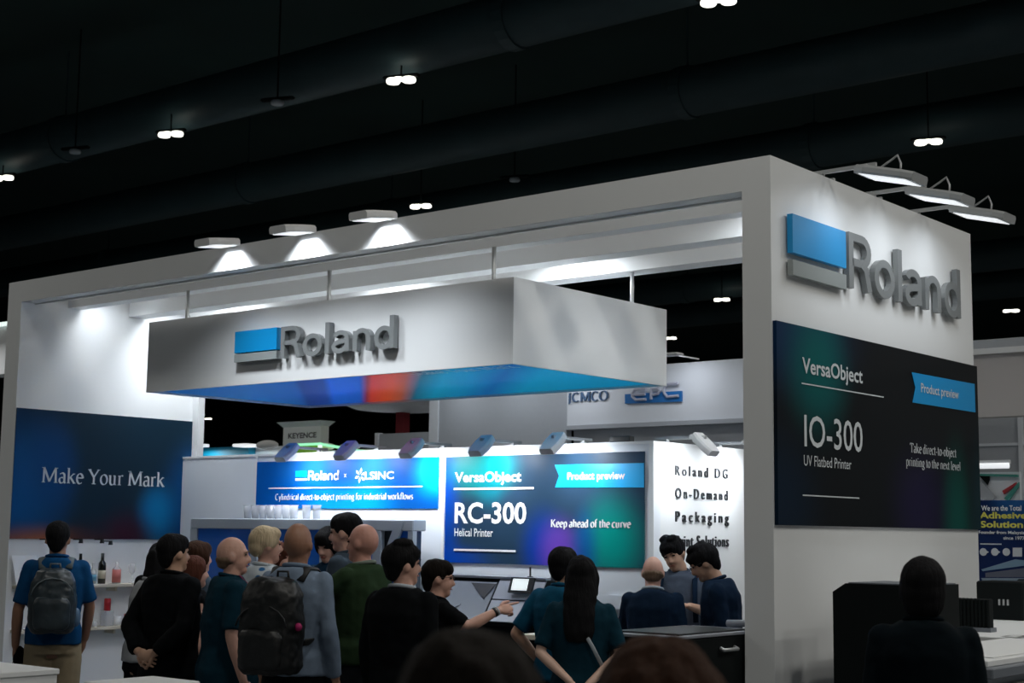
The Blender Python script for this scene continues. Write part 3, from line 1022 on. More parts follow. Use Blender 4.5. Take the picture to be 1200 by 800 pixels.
panel('board', plane_y(WY), u0, u1, v0, v1, .012, print_mat('rc_banner_print', srgb(38, 62, 84), [
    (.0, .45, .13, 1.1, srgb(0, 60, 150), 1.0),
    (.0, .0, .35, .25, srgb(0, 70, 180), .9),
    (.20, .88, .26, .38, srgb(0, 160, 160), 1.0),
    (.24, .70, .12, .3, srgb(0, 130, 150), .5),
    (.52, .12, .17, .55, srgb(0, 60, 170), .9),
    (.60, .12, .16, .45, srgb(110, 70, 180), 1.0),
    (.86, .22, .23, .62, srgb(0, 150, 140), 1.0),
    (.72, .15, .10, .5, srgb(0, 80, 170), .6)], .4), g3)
PY = dict(axis='y', c=YB)
ink('lettering', font_mesh('VersaObject', .03), py_, *bx2((533.4, 554), (534, 569), (611.4, 550.5), (611.4, 568), **PY), M['printwhite'], g3)
bar('rule', py_, 'y', YB, (532.3, 573), (626, 571.6), .018, M['printwhite'], g3)
ink('lettering', font_mesh('RC-300', .025), py_, *bx2((533.4, 588.3), (534, 612.8), (617.3, 588), (617.3, 614.5), **PY), M['printwhite'], g3)
ink('lettering', font_mesh('Helical Printer', .01), py_, *bx2((533, 618.8), (533, 628.4), (578, 619), (578, 628.6), **PY), M['printwhite'], g3)
bar('rule', py_, 'y', YB, (532.3, 644), (604.7, 645.4), .018, M['printwhite'], g3)
ribbon(py_, 'y', YB, (650.4, 544.5), (655.6, 557.3), (650.8, 571), (755, 542.3), (755, 571), M['ribbon2'], g3)
ink('lettering', font_mesh('Product preview', .03), plane_y(YB-.004), *bx2((665.6, 553.5), (665.6, 564.5), (733.2, 552), (733.2, 564.5), **PY), M['printwhite'], g3)
ink('lettering', stroke_text('Keep ahead of the curve', SERIF, nib(.075, .022)), py_, *bx2((645.9, 607.8), (646, 620.5), (740, 607.5), (740, 620.5), **PY), M['printwhite'], g3)

u0, u1, v0, v1 = bx2((301.4, 540.7), (300.6, 595.2), (514, 535.8), (512.3, 596.3), 'y', YB)
g4 = empty('printed_banner', ((u0+u1)/2, YB, v0), 0, 'bright blue printed banner about cylindrical printing on the back wall', 'banner')
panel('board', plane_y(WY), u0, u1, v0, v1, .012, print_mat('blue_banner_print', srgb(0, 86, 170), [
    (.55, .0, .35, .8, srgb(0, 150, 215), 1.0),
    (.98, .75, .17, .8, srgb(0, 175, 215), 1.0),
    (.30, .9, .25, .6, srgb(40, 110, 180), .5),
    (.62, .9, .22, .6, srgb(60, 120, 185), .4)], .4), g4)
ink('logo_block', ([(0, 0), (1, 0), (1, 1), (0, 1)], [(0, 1, 2, 3)]), py_, *bx2((346.6, 551.6), (346.6, 558.8), (360, 551.3), (360, 558.6), **PY), M['ribbon2'], g4)
ink('logo_bar', ([(0, 0), (1, 0), (1, 1), (0, 1)], [(0, 1, 2, 3)]), py_, *bx2((346.6, 560.4), (346.6, 563), (360, 560.2), (360, 562.8), **PY), M['printwhite'], g4)
ink('lettering', stroke_text('Roland', ROUND, lambda a: .065), py_, *bx2((361.6, 551), (361.6, 563), (397.6, 550.6), (397.6, 562.6), **PY), M['printwhite'], g4)
ink('lettering', font_mesh('x', .01), py_, *bx2((403.5, 555), (403.5, 559), (406.5, 555), (406.5, 559), **PY), M['printwhite'], g4)
ink('lettering', font_mesh('LSINC', .02), py_, *bx2((428, 552.4), (428, 561.6), (462, 552), (462, 561.4), **PY), M['printwhite'], g4)
c_ = hit(422.5, 557, y=YB)
pw = MB()
for k in range(6):
    a = k*PI/3+.3
    P = [(math.cos(a)*.012, math.sin(a)*.012), (math.cos(a+.35)*.045, math.sin(a+.35)*.045), (math.cos(a+.05)*.075, math.sin(a+.05)*.075), (math.cos(a-.25)*.05, math.sin(a-.25)*.05)]
    pw.add([py_(c_[0]+p[0], c_[2]+p[1], .004) for p in P], [(0, 1, 2, 3)])
part('pinwheel_mark', pw, M['printwhite'], g4)
bar('rule', py_, 'y', YB, (315, 572.4), (495.6, 569.4), .011, M['printwhite'], g4)
ink('lettering', stroke_text('Cylindrical direct-to-object printing for industrial workflows', SERIF, nib(.06, .015)), py_,
    *bx2((323, 577.6), (323, 588), (484.6, 577), (484.6, 587.6), **PY), M['printwhite'], g4)

# spaced black words on the store room wall
XW = WX
for s, a in (('Roland DG', ((790.8, 545.3), (790.8, 557.5), (851.7, 549), (851.7, 560.2))), ('On-Demand', ((790.8, 572), (790.8, 583.5), (851.7, 574), (851.7, 586.2))),
             ('Packaging', ((791, 599.3), (791, 615), (853, 600.3), (853, 616.5))), ('Print Solutions', ((791.5, 627), (791.5, 640), (852.8, 627.6), (852.8, 641)))):
    wr = empty('wall_lettering', (XW, 2.7, hit(*a[1], x=XW)[2]), 0, '%s line of black spaced words on the white store room wall' % {'Ro': 'topmost', 'On': 'second', 'Pa': 'third', 'Pr': 'lowest'}[s[:2]], 'lettering', 'black words on the store room wall')
    letters('letter', font_mesh(s, .0, 1.2 if 'Solu' in s else 1.55), plane_x(XW), *bx2(*a, 'x', XW), M['ink'], wr, w=.0, thick=.012)

# lamps on top of the low back wall
for px, n in ((329, 'leftmost of the low back wall'), (398, 'second from the left on the low back wall'), (475, 'over the right end of the blue banner'),
              (557, 'over the left part of the slate and teal banner'), (641, 'over the middle of the slate and teal banner')):
    p = hit(px, 528, y=WY-.45)
    floodlight(0, (p[0], WY+.02, wz+.03), (0, -1), 'white arm lamps on the low back wall', 'white arm lamp '+n,
               reach=.30, size=.22, wid=.17, tilt=.7, body='lampwhite', E=E_BACK, spread=150, cable=False)
for y, n in ((2.95, 'right'), (2.35, 'left')):
    if n == 'right' or True:
        floodlight(0, (WX-.02, 3.0 if n == 'right' else 2.2, wz+.03), (1, 0), 'white arm lamps over the store room lettering',
                   'white arm lamp over the store room lettering, %s one' % n, reach=.26, size=.22, wid=.17, tilt=.75, body='lampwhite', E=E_WALL, spread=140, cable=False)
        if n == 'right': continue
tag(part('control_box', MB().box(-2.62, -2.42, WY+.01, WY+.08, wz+.024, wz+.07, .005), M['black']), 'small black power supply lying on top of the back wall corner', 'box')

# ================================================================= MACHINES
# rotary printer behind the crowd on the left: grey frame, blue windows
ly = 1.68
zT = 1.85
mc = empty('cylinder_printer', (-5.6, ly, 0), 0, 'long grey framed printing machine with blue windows behind the crowd', 'machine')
XL, XR = hit(225, 609, y=ly)[0], hit(486, 609, y=ly)[0]
part('cabinet_body', MB().box(XL+.03, XR-.03, ly+.05, ly+.13, .08, zT-.03, .01), M['machinedark'], mc)
part('top_rail', MB().box(XL, XR, ly-.02, ly+.15, zT-.10, zT, .008), M['frame'], mc)
part('base_plinth', MB().box(XL, XR, ly-.02, ly+.15, 0, .9, .01), M['frame'], mc)
posts = [225, 296, 378, 440]
for px in posts:
    x = hit(px+3, 640, y=ly)[0]
    part('post', MB().box(x-.05, x+.05, ly-.02, ly+.03, .9, zT-.1), M['frame'], mc)
part('post', MB().box(XR-.06, XR, ly-.02, ly+.03, .9, zT-.1), M['frame'], mc)
xs = [hit(p+3, 640, y=ly)[0] for p in posts]
for a, b in zip(xs[:-1], xs[1:]):
    part('blue_window', MB().box(a+.05, b-.05, ly, ly+.02, .92, zT-.10), M['bluepanel'], mc)
# slanting strut and last window
a = hit(446, 672, y=ly-.03); b = hit(468, 612, y=ly-.03)
part('slanting_strut', MB().prism([(a[0]-.05, a[2]), (a[0]+.05, a[2]), (b[0]+.05, b[2]), (b[0]-.05, b[2])], plane_y(ly-.0), .03), M['frame'], mc)
q = [hit(x, y, y=ly) for x, y in ((466, 621), (482, 621), (482, 690), (447, 690))]
part('blue_window', MB().prism([(p[0], p[2]) for p in q], plane_y(ly+.02), .01), M['bluepanel'], mc)
part('light_strip', MB().box(hit(437, 618, y=ly)[0], hit(455, 618, y=ly)[0], ly+.0, ly+.04, 1.765, 1.785), M['shelf'], mc)

cup0 = None
cups = [290, 299, 308, 317, 326, 335, 344, 359, 371]
for i, px in enumerate(cups):
    p = hit(px, 608, y=ly+.07)
    if cup0 is None:
        cup0 = empty('clear_cup', (p[0], ly+.07, zT), 0, '', 'cup', 'row of clear cups on the blue windowed machine')
        part('cup_wall', MB().lathe((0, 0, 0), [(.034, 0), (.043, .125), (.040, .125), (.032, .006), (.003, .006)], 18), M['clear'], cup0, smooth=True, local=True)
        part('cup_rim', MB().lathe((0, 0, 0), [(.0415, .122), (.0455, .122), (.0455, .129), (.0415, .129)], 18), M['clear'], cup0, smooth=True, local=True)
        c = cup0
    else:
        c = copy_tree(cup0)
        c.location = (p[0], ly+.07, zT)
    c['label'] = ('clear plastic cup on the blue windowed machine, ' +
                  ['leftmost of the row', 'second from the left', 'third from the left', 'fourth from the left', 'fifth from the left', 'sixth from the left',
                   'last before the gap', 'first of the pair after the gap', 'rightmost of the row'][i])

# sloped console printer under the RC-300 banner
rc = empty('helical_printer', (-3.6, 1.4, 0), 0, 'grey sloping console printer with a tilted screen under the slate and teal banner', 'machine')


def quad_slab(pts, d=.02):
    P = [np.array(p, float) for p in pts]
    n = np.cross(P[1]-P[0], P[3]-P[0]); n /= np.linalg.norm(n)
    mb = MB()
    mb.add([tuple(p) for p in P]+[tuple(p-n*d) for p in P], [(0, 1, 2, 3), (4, 5, 6, 7), (0, 1, 5, 4), (1, 2, 6, 5), (2, 3, 7, 6), (3, 0, 4, 7)])
    return mb


# slope goes from z 1.37 at y 1.7 to z 1.04 at y 1.5
yb, yf, zb, zf = 1.70, 1.48, 1.372, 1.035
xr, xm, xl = -3.03, -3.48, -4.22
body = MB()
prof = [(yb+.2, 0), (yb+.2, zb), (yb, zb), (yf, zf), (yf+.12, zf-.04), (yf+.12, 0)]
body.add([(xl, y, z) for y, z in prof]+[(xr-.0, y, z) for y, z in prof],
         [tuple(range(6)), tuple(range(11, 5, -1))]+[(i, (i+1) % 6, (i+1) % 6+6, i+6) for i in range(6)])
part('body', body, M['blackmat'], rc)
lerp = lambda x, s_, o_=.008: (x, yb+(yf-yb)*s_-o_*.84, zb+(zf-zb)*s_+o_*.54)
part('hood_window', quad_slab([lerp(xl, .97), lerp(xm-.05, .97), lerp(xm-.05, .10), lerp(xl, .10)], .006), M['machine'], rc)
part('top_strip', MB().box(xl, xr, yb-.02, yb+.2, zb, zb+.018), M['machinelight'], rc)
part('upper_console_panel', quad_slab([lerp(xm-.03, .48), lerp(xr, .48), lerp(xr, .01), lerp(xm-.03, .01)], .008), M['machinelight'], rc)
part('lower_console_panel', quad_slab([lerp(xm-.03, .99), lerp(xr, .99), lerp(xr, .51), lerp(xm-.03, .51)], .008), M['machinelight'], rc)
tri = MB().prism([(0, .14), (.34, .14), (.26, .50), (.18, .40)], lambda u, v, w_: (xm-.32+u*.8, *lerp(0, v, .012+w_)[1:]), .003)
part('dark_vent', tri, M['black'], rc)
scr = part('tilted_screen', quad_slab([lerp(-3.34, .37, .05), lerp(-3.10, .37, .05), lerp(-3.10, .06, .075), lerp(-3.34, .06, .075)], .02), M['black'], rc)
part('lit_display', quad_slab([lerp(-3.31, .33, .056), lerp(-3.15, .33, .056), lerp(-3.15, .10, .08), lerp(-3.31, .10, .08)], .004), M['screen'], scr)
part('signal_post', MB().tube([(-3.27, yb+.08, zb+.01), (-3.27, yb+.08, zb+.10)], .008, 8).ell((-3.27, yb+.08, zb+.02), (.03, .02, .008)), M['black'], rc)
# swoosh mark printed on the hood: thin loops
for k in range(3):
    pts = arc(0, 0, .16-.04*k, .10-.02*k, 200, 330+10*k, 10)
    mk = MB().tube([lerp(-4.02+.06*k+p[0], .62-p[1]*2.0, .012) for p in pts], .005, 5)
    part('printed_swoosh', mk, mat('pale_mark', (.22, .25, .30), .5), rc)
# monitor on its right
mo = empty('control_monitor', (-2.8, 1.65, 0), 0, 'grey monitor on a stand to the right of the console printer', 'monitor')
part('stand', MB().box(-2.93, -2.68, 1.55, 1.80, 0, 1.33, .01), M['blackmat'], mo)
m_ = part('screen_housing', MB().box(-2.94, -2.72, 1.62, 1.68, 1.37, 1.60, .008), M['machine'], mo)
part('screen_panel', MB().box(-2.86, -2.74, 1.614, 1.619, 1.41, 1.56), M['machinelight'], m_)
part('neck', MB().box(-2.86, -2.80, 1.64, 1.67, 1.33, 1.37), M['machine'], mo)

# low worktop behind the two polo shirts, pink sample, grey tray
wt = empty('worktop_unit', (-1.75, 1.2, 0), 0, 'grey worktop between the staff and the older man', 'counter')
part('worktop', MB().box(-2.15, -1.80, .30, 1.2, 1.02, 1.06, .005), M['shelf'], wt)
part('cabinet', MB().box(-2.12, -1.83, .33, 1.17, 0, 1.02), M['blackmat'], wt)
pk = empty('sample_garment', (-1.97, 1.05, 1.062), .4, 'pale pink folded sample with a red patch on the worktop', 'sample')
part('folded_cloth', MB().ell((0, 0, .056), (.12, .09, .055)), mat('pale_pink', srgb(205, 160, 170), .8), pk, smooth=True, local=True)
part('red_patch', MB().ell((.02, -.01, .085), (.07, .05, .025)), M['red'], pk, smooth=True, local=True)
tag(part('paper_sheet', MB().box(-2.6, -2.25, 1.945, 1.962, 1.16, 1.27), M['panelwhite']), 'pale sheet on the back wall above the worktop', 'paper')

# black printer in front of the pillar, lower right of the opening
bp = empty('desktop_printer', (-.5, -.3, 0), 0, 'black printer with a pale edge, left of the booth corner pillar', 'machine')
P4 = [hit(768, 737, z=1.17)[:2], hit(800, 729, z=1.17)[:2], hit(869, 733, z=1.17)[:2], hit(869, 745, z=1.17)[:2]]
part('body', MB().box(-.74, -.22, -.70, .28, .0, 1.168, .01), M['blackmat'], bp)
part('lid', MB().box(-.75, -.215, -.71, .29, 1.168, 1.185, .003), M['machinelight'], bp)
part('lid_inset', MB().box(-.70, -.26, -.62, .12, 1.185, 1.195, .003), M['black'], bp)
part('feed_roller', MB().tube([(-.44, .20, 1.215), (-.28, .20, 1.222)], .022, 12), M['machinelight'], bp, smooth=True)
part('handle', MB().tube([(-.215, -.25, 1.10), (-.19, -.25, 1.09), (-.19, -.10, 1.09), (-.215, -.10, 1.10)], .012, 8), M['alu'], bp, smooth=True)
part('cable_loop', MB().tube([(-.55, -.705, 1.05), (-.52, -.74, .98), (-.45, -.74, .95), (-.38, -.72, 1.02), (-.34, -.705, 1.1)], .01, 8), M['alu'], bp, smooth=True)

# flatbed printer along the right end wall
fb = empty('flatbed_printer', (.9, .6, 0), 0, 'big black flatbed printer with a white bed along the right end wall', 'machine')
pr = [(.38, 0), (.38, 1.44), (.46, 1.49), (.92, 1.49), (.92, 0)]
part('gantry_cabinet', MB().add([(x, .0, z) for x, z in pr]+[(x, .5, z) for x, z in pr],
     [tuple(range(5)), tuple(range(9, 4, -1))]+[(i, (i+1) % 5, (i+1) % 5+5, i+5) for i in range(5)]), M['blackmat'], fb)
part('gantry_lid', MB().box(.47, .91, .02, .48, 1.49, 1.496), M['machine'], fb)
part('bed_base', MB().box(.25, 1.72, .52, 2.7, 0, 1.12, .01), M['blackmat'], fb)
part('bed_base', MB().box(1.2, 1.72, -1.1, .50, 0, 1.12, .01), M['frame'], fb)
part('bed_edge', MB().box(1.18, 1.78, -1.16, 2.75, 1.12, 1.17, .006), M['machine'], fb)
part('white_bed', MB().box(1.19, 1.74, -1.12, 2.70, 1.17, 1.2, .004), M['white'], fb)
part('white_bed', MB().box(.25, 1.18, .52, 2.70, 1.17, 1.2, .004), M['white'], fb)
part('side_panel', MB().box(1.72, 1.74, -1.0, .9, .3, 1.08), mat('taupe_panel', (.22, .21, .20), .6), fb)
y_c = .9
for k in range(12):
    x0 = hit(1105+k*4.5, 700, y=y_c)[0]
    part('chain_link', MB().box(x0, x0+.021, y_c, y_c+.07, 1.22, 1.395, .006), M['blackmat'], fb)
part('chain_tray', MB().box(hit(1103, 700, y=y_c)[0], hit(1160, 700, y=y_c)[0], y_c+.0, y_c+.09, 1.2, 1.225), M['machine'], fb)
part('ink_station', MB().box(hit(1144, 700, y=2.3)[0], hit(1198, 700, y=2.3)[0], 2.3, 2.6, 1.2, 1.46, .01), M['blackmat'], fb)
for k in range(3):
    x0 = hit(1170+k*5, 700, y=2.29)[0]
    part('indicator', MB().box(x0, x0+.012, 2.285, 2.299, 1.30, 1.34), M['alu'], fb)
sh = empty('white_sheet', (1.5, .2, 1.2), 0, 'white board with a grey letter lying on the flatbed', 'board')
c0 = [hit(1133, 735, z=1.203), hit(1176, 764, z=1.203), hit(1199, 757, z=1.203), hit(1160, 728, z=1.203)]
part('sheet', quad_slab([(1.215, -.95, 1.204), (1.70, -.95, 1.204), (1.70, 1.6, 1.204), (1.215, 1.6, 1.204)], .002), M['printwhite'], sh)
a, f = fit(stroke_text('Ro', ROUND, lambda a: .035), 0, .42, 0, .2)
mb = MB()
p0 = hit(1188, 747, z=1.206)
mb.add([(p0[0]-q[1]*.9+.1, p0[1]+q[0], 1.2095) for q in a], f)
part('printed_letters', mb, M['ink'], sh)

# white plinths in the foreground
for x0, x1, y0, y1, zt, n in ((-3.35, -2.72, -3.5, -3.0, .985, 'left one, cut by the frame'), (-1.93, -1.55, -3.4, -2.98, 1.0, 'right one')):
    r = empty('display_plinth', ((x0+x1)/2, (y0+y1)/2, 0), 0, 'white display plinth in the foreground at the lower left, '+n, 'plinth', 'white plinths in the aisle')
    part('plinth_body', MB().box(x0+.01, x1-.01, y0+.01, y1-.01, 0, zt-.03), M['white'], r)
    part('plinth_top', MB().box(x0, x1, y0, y1, zt-.03, zt, .004), M['white'], r)

# ================================================================= NEIGHBOURING BOOTHS
yj = 7.0
nb = empty('neighbour_booth', (-6, yj, 0), 0, 'white neighbouring booth with fascia behind the right half of the hanging sign', 'booth')
A = hit(664, 499, y=yj); B = hit(868, 490, y=yj); zt = hit(868, 420, y=yj)[2]
part('fascia_board', MB().box(A[0], -2.6, yj, yj+.15, A[2], zt, .005), M['panelwhite'], nb)
part('fascia_ledge', MB().box(A[0], -2.6, yj-.03, yj+.15, A[2]-.05, A[2]), M['grey'], nb)
part('rear_wall', MB().box(A[0], -2.6, yj+.15, yj+.25, 0, A[2]), M['grey'], nb)
part('corner_post', MB().box(A[0]-.08, A[0], yj, yj+.1, 0, zt), M['grey'], nb)
lu = lambda tl, bl, tr, br: bx2(tl, bl, tr, br, 'y', yj)
letters('letter', stroke_text('JCMCO', SERIF, nib(.055, .014)), plane_y(yj), *lu((667, 459.5), (667, 473.5), (713.5, 458), (713.5, 471)), M['jcblue'], nb, w=.002, thick=.02)
ep = part('blue_sign_plate', MB().prism([(hit(734, 462, y=yj)[0], hit(734, 473, y=yj)[2]), (hit(800, 460, y=yj)[0], hit(800, 470.5, y=yj)[2]),
          (hit(800, 458, y=yj)[0], hit(800, 458, y=yj)[2]), (hit(734, 462, y=yj)[0], hit(734, 462, y=yj)[2])], plane_y(yj), .03), M['epcblue'], nb)
U = lambda px: hit(px, 460, y=yj-.05)[0]
Z = lambda py: hit(768, py, y=yj-.05)[2]
for pts in ([(757, 455), (744, 455), (741, 459), (741, 463), (745, 467), (757, 467)], [(743, 461), (756, 461)],
            [(763, 467.5), (763, 455.5), (771, 455), (774, 458), (771, 461.5), (764, 462)],
            [(794, 450.5), (782, 451), (778.5, 455), (778.5, 461), (782, 465.5), (795, 465)]):
    mbp = MB().tube([(U(p), yj-.05, Z(q)) for p, q in pts], .018, 6)
    part('raised_letter', mbp, M['chrome'], ep)
for fx in (-6.6, -5.0, -3.4):
    fl = part('fascia_lamp', MB().box(fx-.12, fx+.12, yj-.60, yj-.44, zt+.02, zt+.05, .01).box(fx-.01, fx+.01, yj-.44, yj+.05, zt+.03, zt+.045), M['lampwhite'], nb)
    l = bpy.data.lights.new('fascia_beam', 'AREA'); l.size = .3; l.energy = 3.2; l.color = (.88, .92, 1)
    lo = bpy.data.objects.new('fascia_beam', l); COL.objects.link(lo); lo.parent = nb
    lo.location = Vector((fx, yj-.5, zt+.01))-nb.location; lo.rotation_euler = (.25, 0, 0)
# big blank panel
pn = empty('blank_booth_panel', (-8, yj, 0), 0, 'tall blank grey booth panel behind the low back wall', 'panel')
xa, xb = hit(513, 500, y=yj)[0], hit(660, 500, y=yj)[0]
part('board', MB().box(xa, xb, yj+.02, yj+.1, 0, 3.75), M['grey'], pn)
part('post', MB().box(xa-.16, xa, yj, yj+.12, 0, 3.8), M['panelwhite'], pn)
xc, xd = hit(443, 500, y=yj)[0], hit(505, 500, y=yj)[0]
part('low_board', MB().box(xc, xd, yj+.03, yj+.1, 0, hit(470, 507, y=yj)[2]), M['grey'], pn)
part('low_post', MB().box(xc-.06, xc, yj, yj+.1, 0, hit(443, 507, y=yj)[2]), M['panelwhite'], pn)
for fx in (-8.6, -7.6):  # lamps added only to brighten the blank panel
    part('added_panel_lamp', MB().box(fx-.12, fx+.12, yj-.60, yj-.44, 3.86, 3.89, .01).box(fx-.01, fx+.01, yj-.44, yj+.05, 3.87, 3.885), M['lampwhite'], pn)
    l = bpy.data.lights.new('added_panel_beam', 'AREA'); l.size = .3; l.energy = 3.2; l.color = (.88, .94, 1)
    lo = bpy.data.objects.new('added_panel_beam', l); COL.objects.link(lo); lo.parent = pn
    lo.location = Vector((fx, yj-.5, 3.85))-pn.location; lo.rotation_euler = (.2, 0, 0)
# red post with round pale canopy
yr = 12
rp = empty('red_canopy_stand', (hit(472, 490, y=yr)[0], yr, 0), 0, 'dark red post carrying a round pale canopy beyond the panels', 'stand')
xx = hit(472, 490, y=yr)[0]
part('red_post', MB().box(xx-.09, xx+.09, yr-.09, yr+.09, 0, 4.1), M['darkred'], rp)
zc = hit(472, 477, y=yr)[2]
part('round_canopy', MB().lathe((xx, yr, zc), [(.1, -.10), (.9, -.04), (1.25, .10), (1.25, .16), (.1, .18)], 32), M['panelwhite'], rp, smooth=False)
part('red_header', MB().box(xx-1.3, xx+1.6, yr-.3, yr+.3, zc+.16, zc+.45), M['darkred'], rp)
# white crowned tower sign
yk = 16
x0, x1 = hit(332, 505, y=yk)[0], hit(376, 505, y=yk)[0]
z0, z1 = hit(352, 524, y=yk)[2], hit(352, 499, y=yk)[2]
kt = empty('tower_sign', ((x0+x1)/2, yk, 0), 0, 'distant white tower sign with a flared top above the blue banner', 'sign')
part('tower_box', MB().box(x0, x1, yk, yk+.25, 0, z1), M['white'], kt)
part('flared_cap', MB().add([(x0, yk, z1-.02), (x1, yk, z1-.02), (x1, yk+.25, z1-.02), (x0, yk+.25, z1-.02),
     (x0-.12, yk-.12, z1+.1), (x1+.12, yk-.12, z1+.1), (x1+.12, yk+.35, z1+.1), (x0-.12, yk+.35, z1+.1)],
     [(3, 2, 1, 0), (4, 5, 6, 7), (0, 1, 5, 4), (1, 2, 6, 5), (2, 3, 7, 6), (3, 0, 4, 7)]), M['panelwhite'], kt)
ink('lettering', font_mesh('KEYENCE', .03), plane_y(yk), *bx2((338, 507), (338, 513.5), (371, 506.5), (371, 513), 'y', yk), mat('dull_dark_letters', srgb(70, 66, 76), .6), kt)
# green lit header with light strips
yg = 14
gb = empty('green_header', (hit(360, 528, y=yg)[0], yg, 0), 0, 'green banner header with lit edges beyond the back wall', 'sign')
xa, xb = hit(345, 528, y=yg)[0], hit(374, 528, y=yg)[0]
za, zb_ = hit(360, 534, y=yg)[2], hit(360, 522, y=yg)[2]
part('green_board', MB().box(xa, xb, yg, yg+.1, za-1.0, zb_), M['green'], gb)
part('lit_edge', MB().box(xa, xb+.1, yg-.03, yg, zb_, zb_+.05), M['greenglow'], gb)
part('lit_edge', MB().box(xb, xb+.09, yg-.04, yg, za, zb_), M['whiteglow'], gb)
part('lit_edge', MB().tube([(xb, yg, zb_+.03), (hit(436, 531, y=yg)[0], yg, hit(436, 531, y=yg)[2])], .03, 6), M['greenglow'], gb)
part('support_post', MB().box(xa+.1, xa+.2, yg+.1, yg+.2, 0, za), M['grey'], gb)
# cyan header at the far left with two floodlights
yc = 13
cb = empty('cyan_header', (hit(255, 530, y=yc)[0], yc, 0), 0, 'dark cyan booth header seen over the left part of the back wall', 'sign')
xa, xb = hit(218, 530, y=yc)[0], hit(291, 530, y=yc)[0]
part('header_board', MB().box(xa, xb, yc, yc+.2, 2.4, hit(255, 524, y=yc)[2]), M['cyanbanner'], cb)
part('header_wall', MB().box(xa, xb, yc+.02, yc+.15, 0, 2.4), M['grey'], cb)
for px in (229, 287):
    p = hit(px, 523.5, y=yc-.5)
    f_ = part('header_lamp', MB().box(p[0]-.22, p[0]+.22, yc-.65, yc-.3, p[2]-.0, p[2]+.06, .01), M['lampglow'], cb)
    l = bpy.data.lights.new('header_beam', 'AREA'); l.size = .4; l.energy = 22; l.color = (.85, 1, 1)
    lo = bpy.data.objects.new('header_beam', l); COL.objects.link(lo); lo.parent = cb
    lo.location = Vector((p[0], yc-.45, p[2]-.03))-cb.location
# white lit booth wall next to it
wb = empty('white_lit_booth', (hit(315, 530, y=13)[0], 13, 0), 0, 'distant white booth wall glowing under its lamp', 'booth')
xa, xb = hit(292, 530, y=13.3)[0], hit(343, 530, y=13.3)[0]
part('wall_board', MB().box(xa, xb, 13.2, 13.3, 0, hit(315, 523, y=13.2)[2]), M['panelwhite'], wb)
for px in (322,):
    p = hit(px, 519, y=12.7)
    part('lamp_head', MB().ell((p[0], 12.5, p[2]-.05), (.30, .15, .10)), M['lampwhite'], wb, smooth=True)
    l = bpy.data.lights.new('booth_beam', 'AREA'); l.size = .4; l.energy = 60
    lo = bpy.data.objects.new('booth_beam', l); COL.objects.link(lo); lo.parent = wb
    lo.location = Vector((p[0], 12.6, p[2]-.2))-wb.location
wb2 = empty('white_lit_booth', (hit(410, 530, y=15)[0], 15, 0), 0, 'distant white booth wall right of the green header', 'booth')
xa, xb = hit(377, 530, y=15.2)[0], hit(441, 530, y=15.2)[0]
part('wall_board', MB().box(xa, xb, 15.2, 15.3, 0, hit(405, 527, y=15.2)[2]), M['panelwhite'], wb2)
for px in (393, 422):
    p = hit(px, 523, y=14.7)
    part('lamp_head', MB().ell((p[0], 14.4, p[2]-.02), (.28, .15, .08)), M['lampwhite'], wb2, smooth=True)
    l = bpy.data.lights.new('booth_beam', 'AREA'); l.size = .4; l.energy = 40
    lo = bpy.data.objects.new('booth_beam', l); COL.objects.link(lo); lo.parent = wb2
    lo.location = Vector((p[0], 14.5, p[2]-.25))-wb2.location
# lit white box at the far left edge
lb = empty('white_header_box', (-14, 3, 0), 0, 'bright white header box at the left frame edge', 'sign')
yl = 4.0
xa, xb = hit(-60, 400, y=yl)[0], hit(8.5, 400, y=yl)[0]
part('header_box', MB().box(xa, xb, yl, yl+.3, hit(4, 438, y=yl)[2], hit(4, 382, y=yl)[2]), M['white'], lb)
part('cap_strip', MB().box(xa, xb+.03, yl-.05, yl+.3, hit(4, 382, y=yl)[2], hit(4, 378, y=yl)[2]), M['whiteglow'], lb)
part('post', MB().box(xa-.1, xa, yl, yl+.3, 0, 4.2), M['white'], lb)
l = bpy.data.lights.new('box_beam', 'AREA'); l.size = .5; l.energy = 40
lo = bpy.data.objects.new('box_beam', l); COL.objects.link(lo); lo.parent = lb
lo.location = (xb-.6+14, yl-.8-3, hit(4, 382, y=yl)[2]+.3); lo.rotation_euler = (-.6, 0, 0)

# right hand neighbour booth
yr = 6.0
rb = empty('neighbour_booth', (.5, yr, 0), 0, 'grey neighbouring booth with a deep fascia at the right frame edge', 'booth')
xa = hit(1130, 400, y=yr)[0]-1.0
xb = 4.0
zt = hit(1141, 399.5, y=yr)[2]; zs = hit(1141, 411, y=yr)[2]; zl = hit(1145, 489, y=yr)[2]
part('fascia_cap', MB().box(xa, xb, yr-.04, yr+.2, zs, zt, .004), M['grey'], rb)
part('lit_edge_strip', MB().box(xa, xb, yr-.06, yr-.03, zs-.045, zs+.01), M['white'], rb)
part('fascia_board', MB().box(xa, xb, yr, yr+.15, zl, zs), mat('warm_grey_fascia', (.52, .50, .49), .6), rb)
yb2 = 8.6
part('back_panel', MB().box(xa-1.5, xb, yb2, yb2+.1, 0, 3.5), M['grey'], rb)
zz = hit(1145, 523, y=yb2)[2]
part('panel_rail', MB().box(xa-1.5, xb, yb2-.03, yb2, zz, zz+.03), M['panelwhite'], rb)
x_ = hit(1196, 560, y=yb2)[0]
part('panel_post', MB().box(x_, x_+.05, yb2-.04, yb2, 0, 3.4), M['panelwhite'], rb)
tl_ = empty('tube_lamp', (hit(1163, 545, y=7.4)[0], 7.4, hit(1163, 547, y=7.4)[2]), 0, 'short glowing white tube lamp in the right neighbouring booth', 'lamp')
p = hit(1145, 546, y=7.4); q = hit(1182, 546, y=7.4)
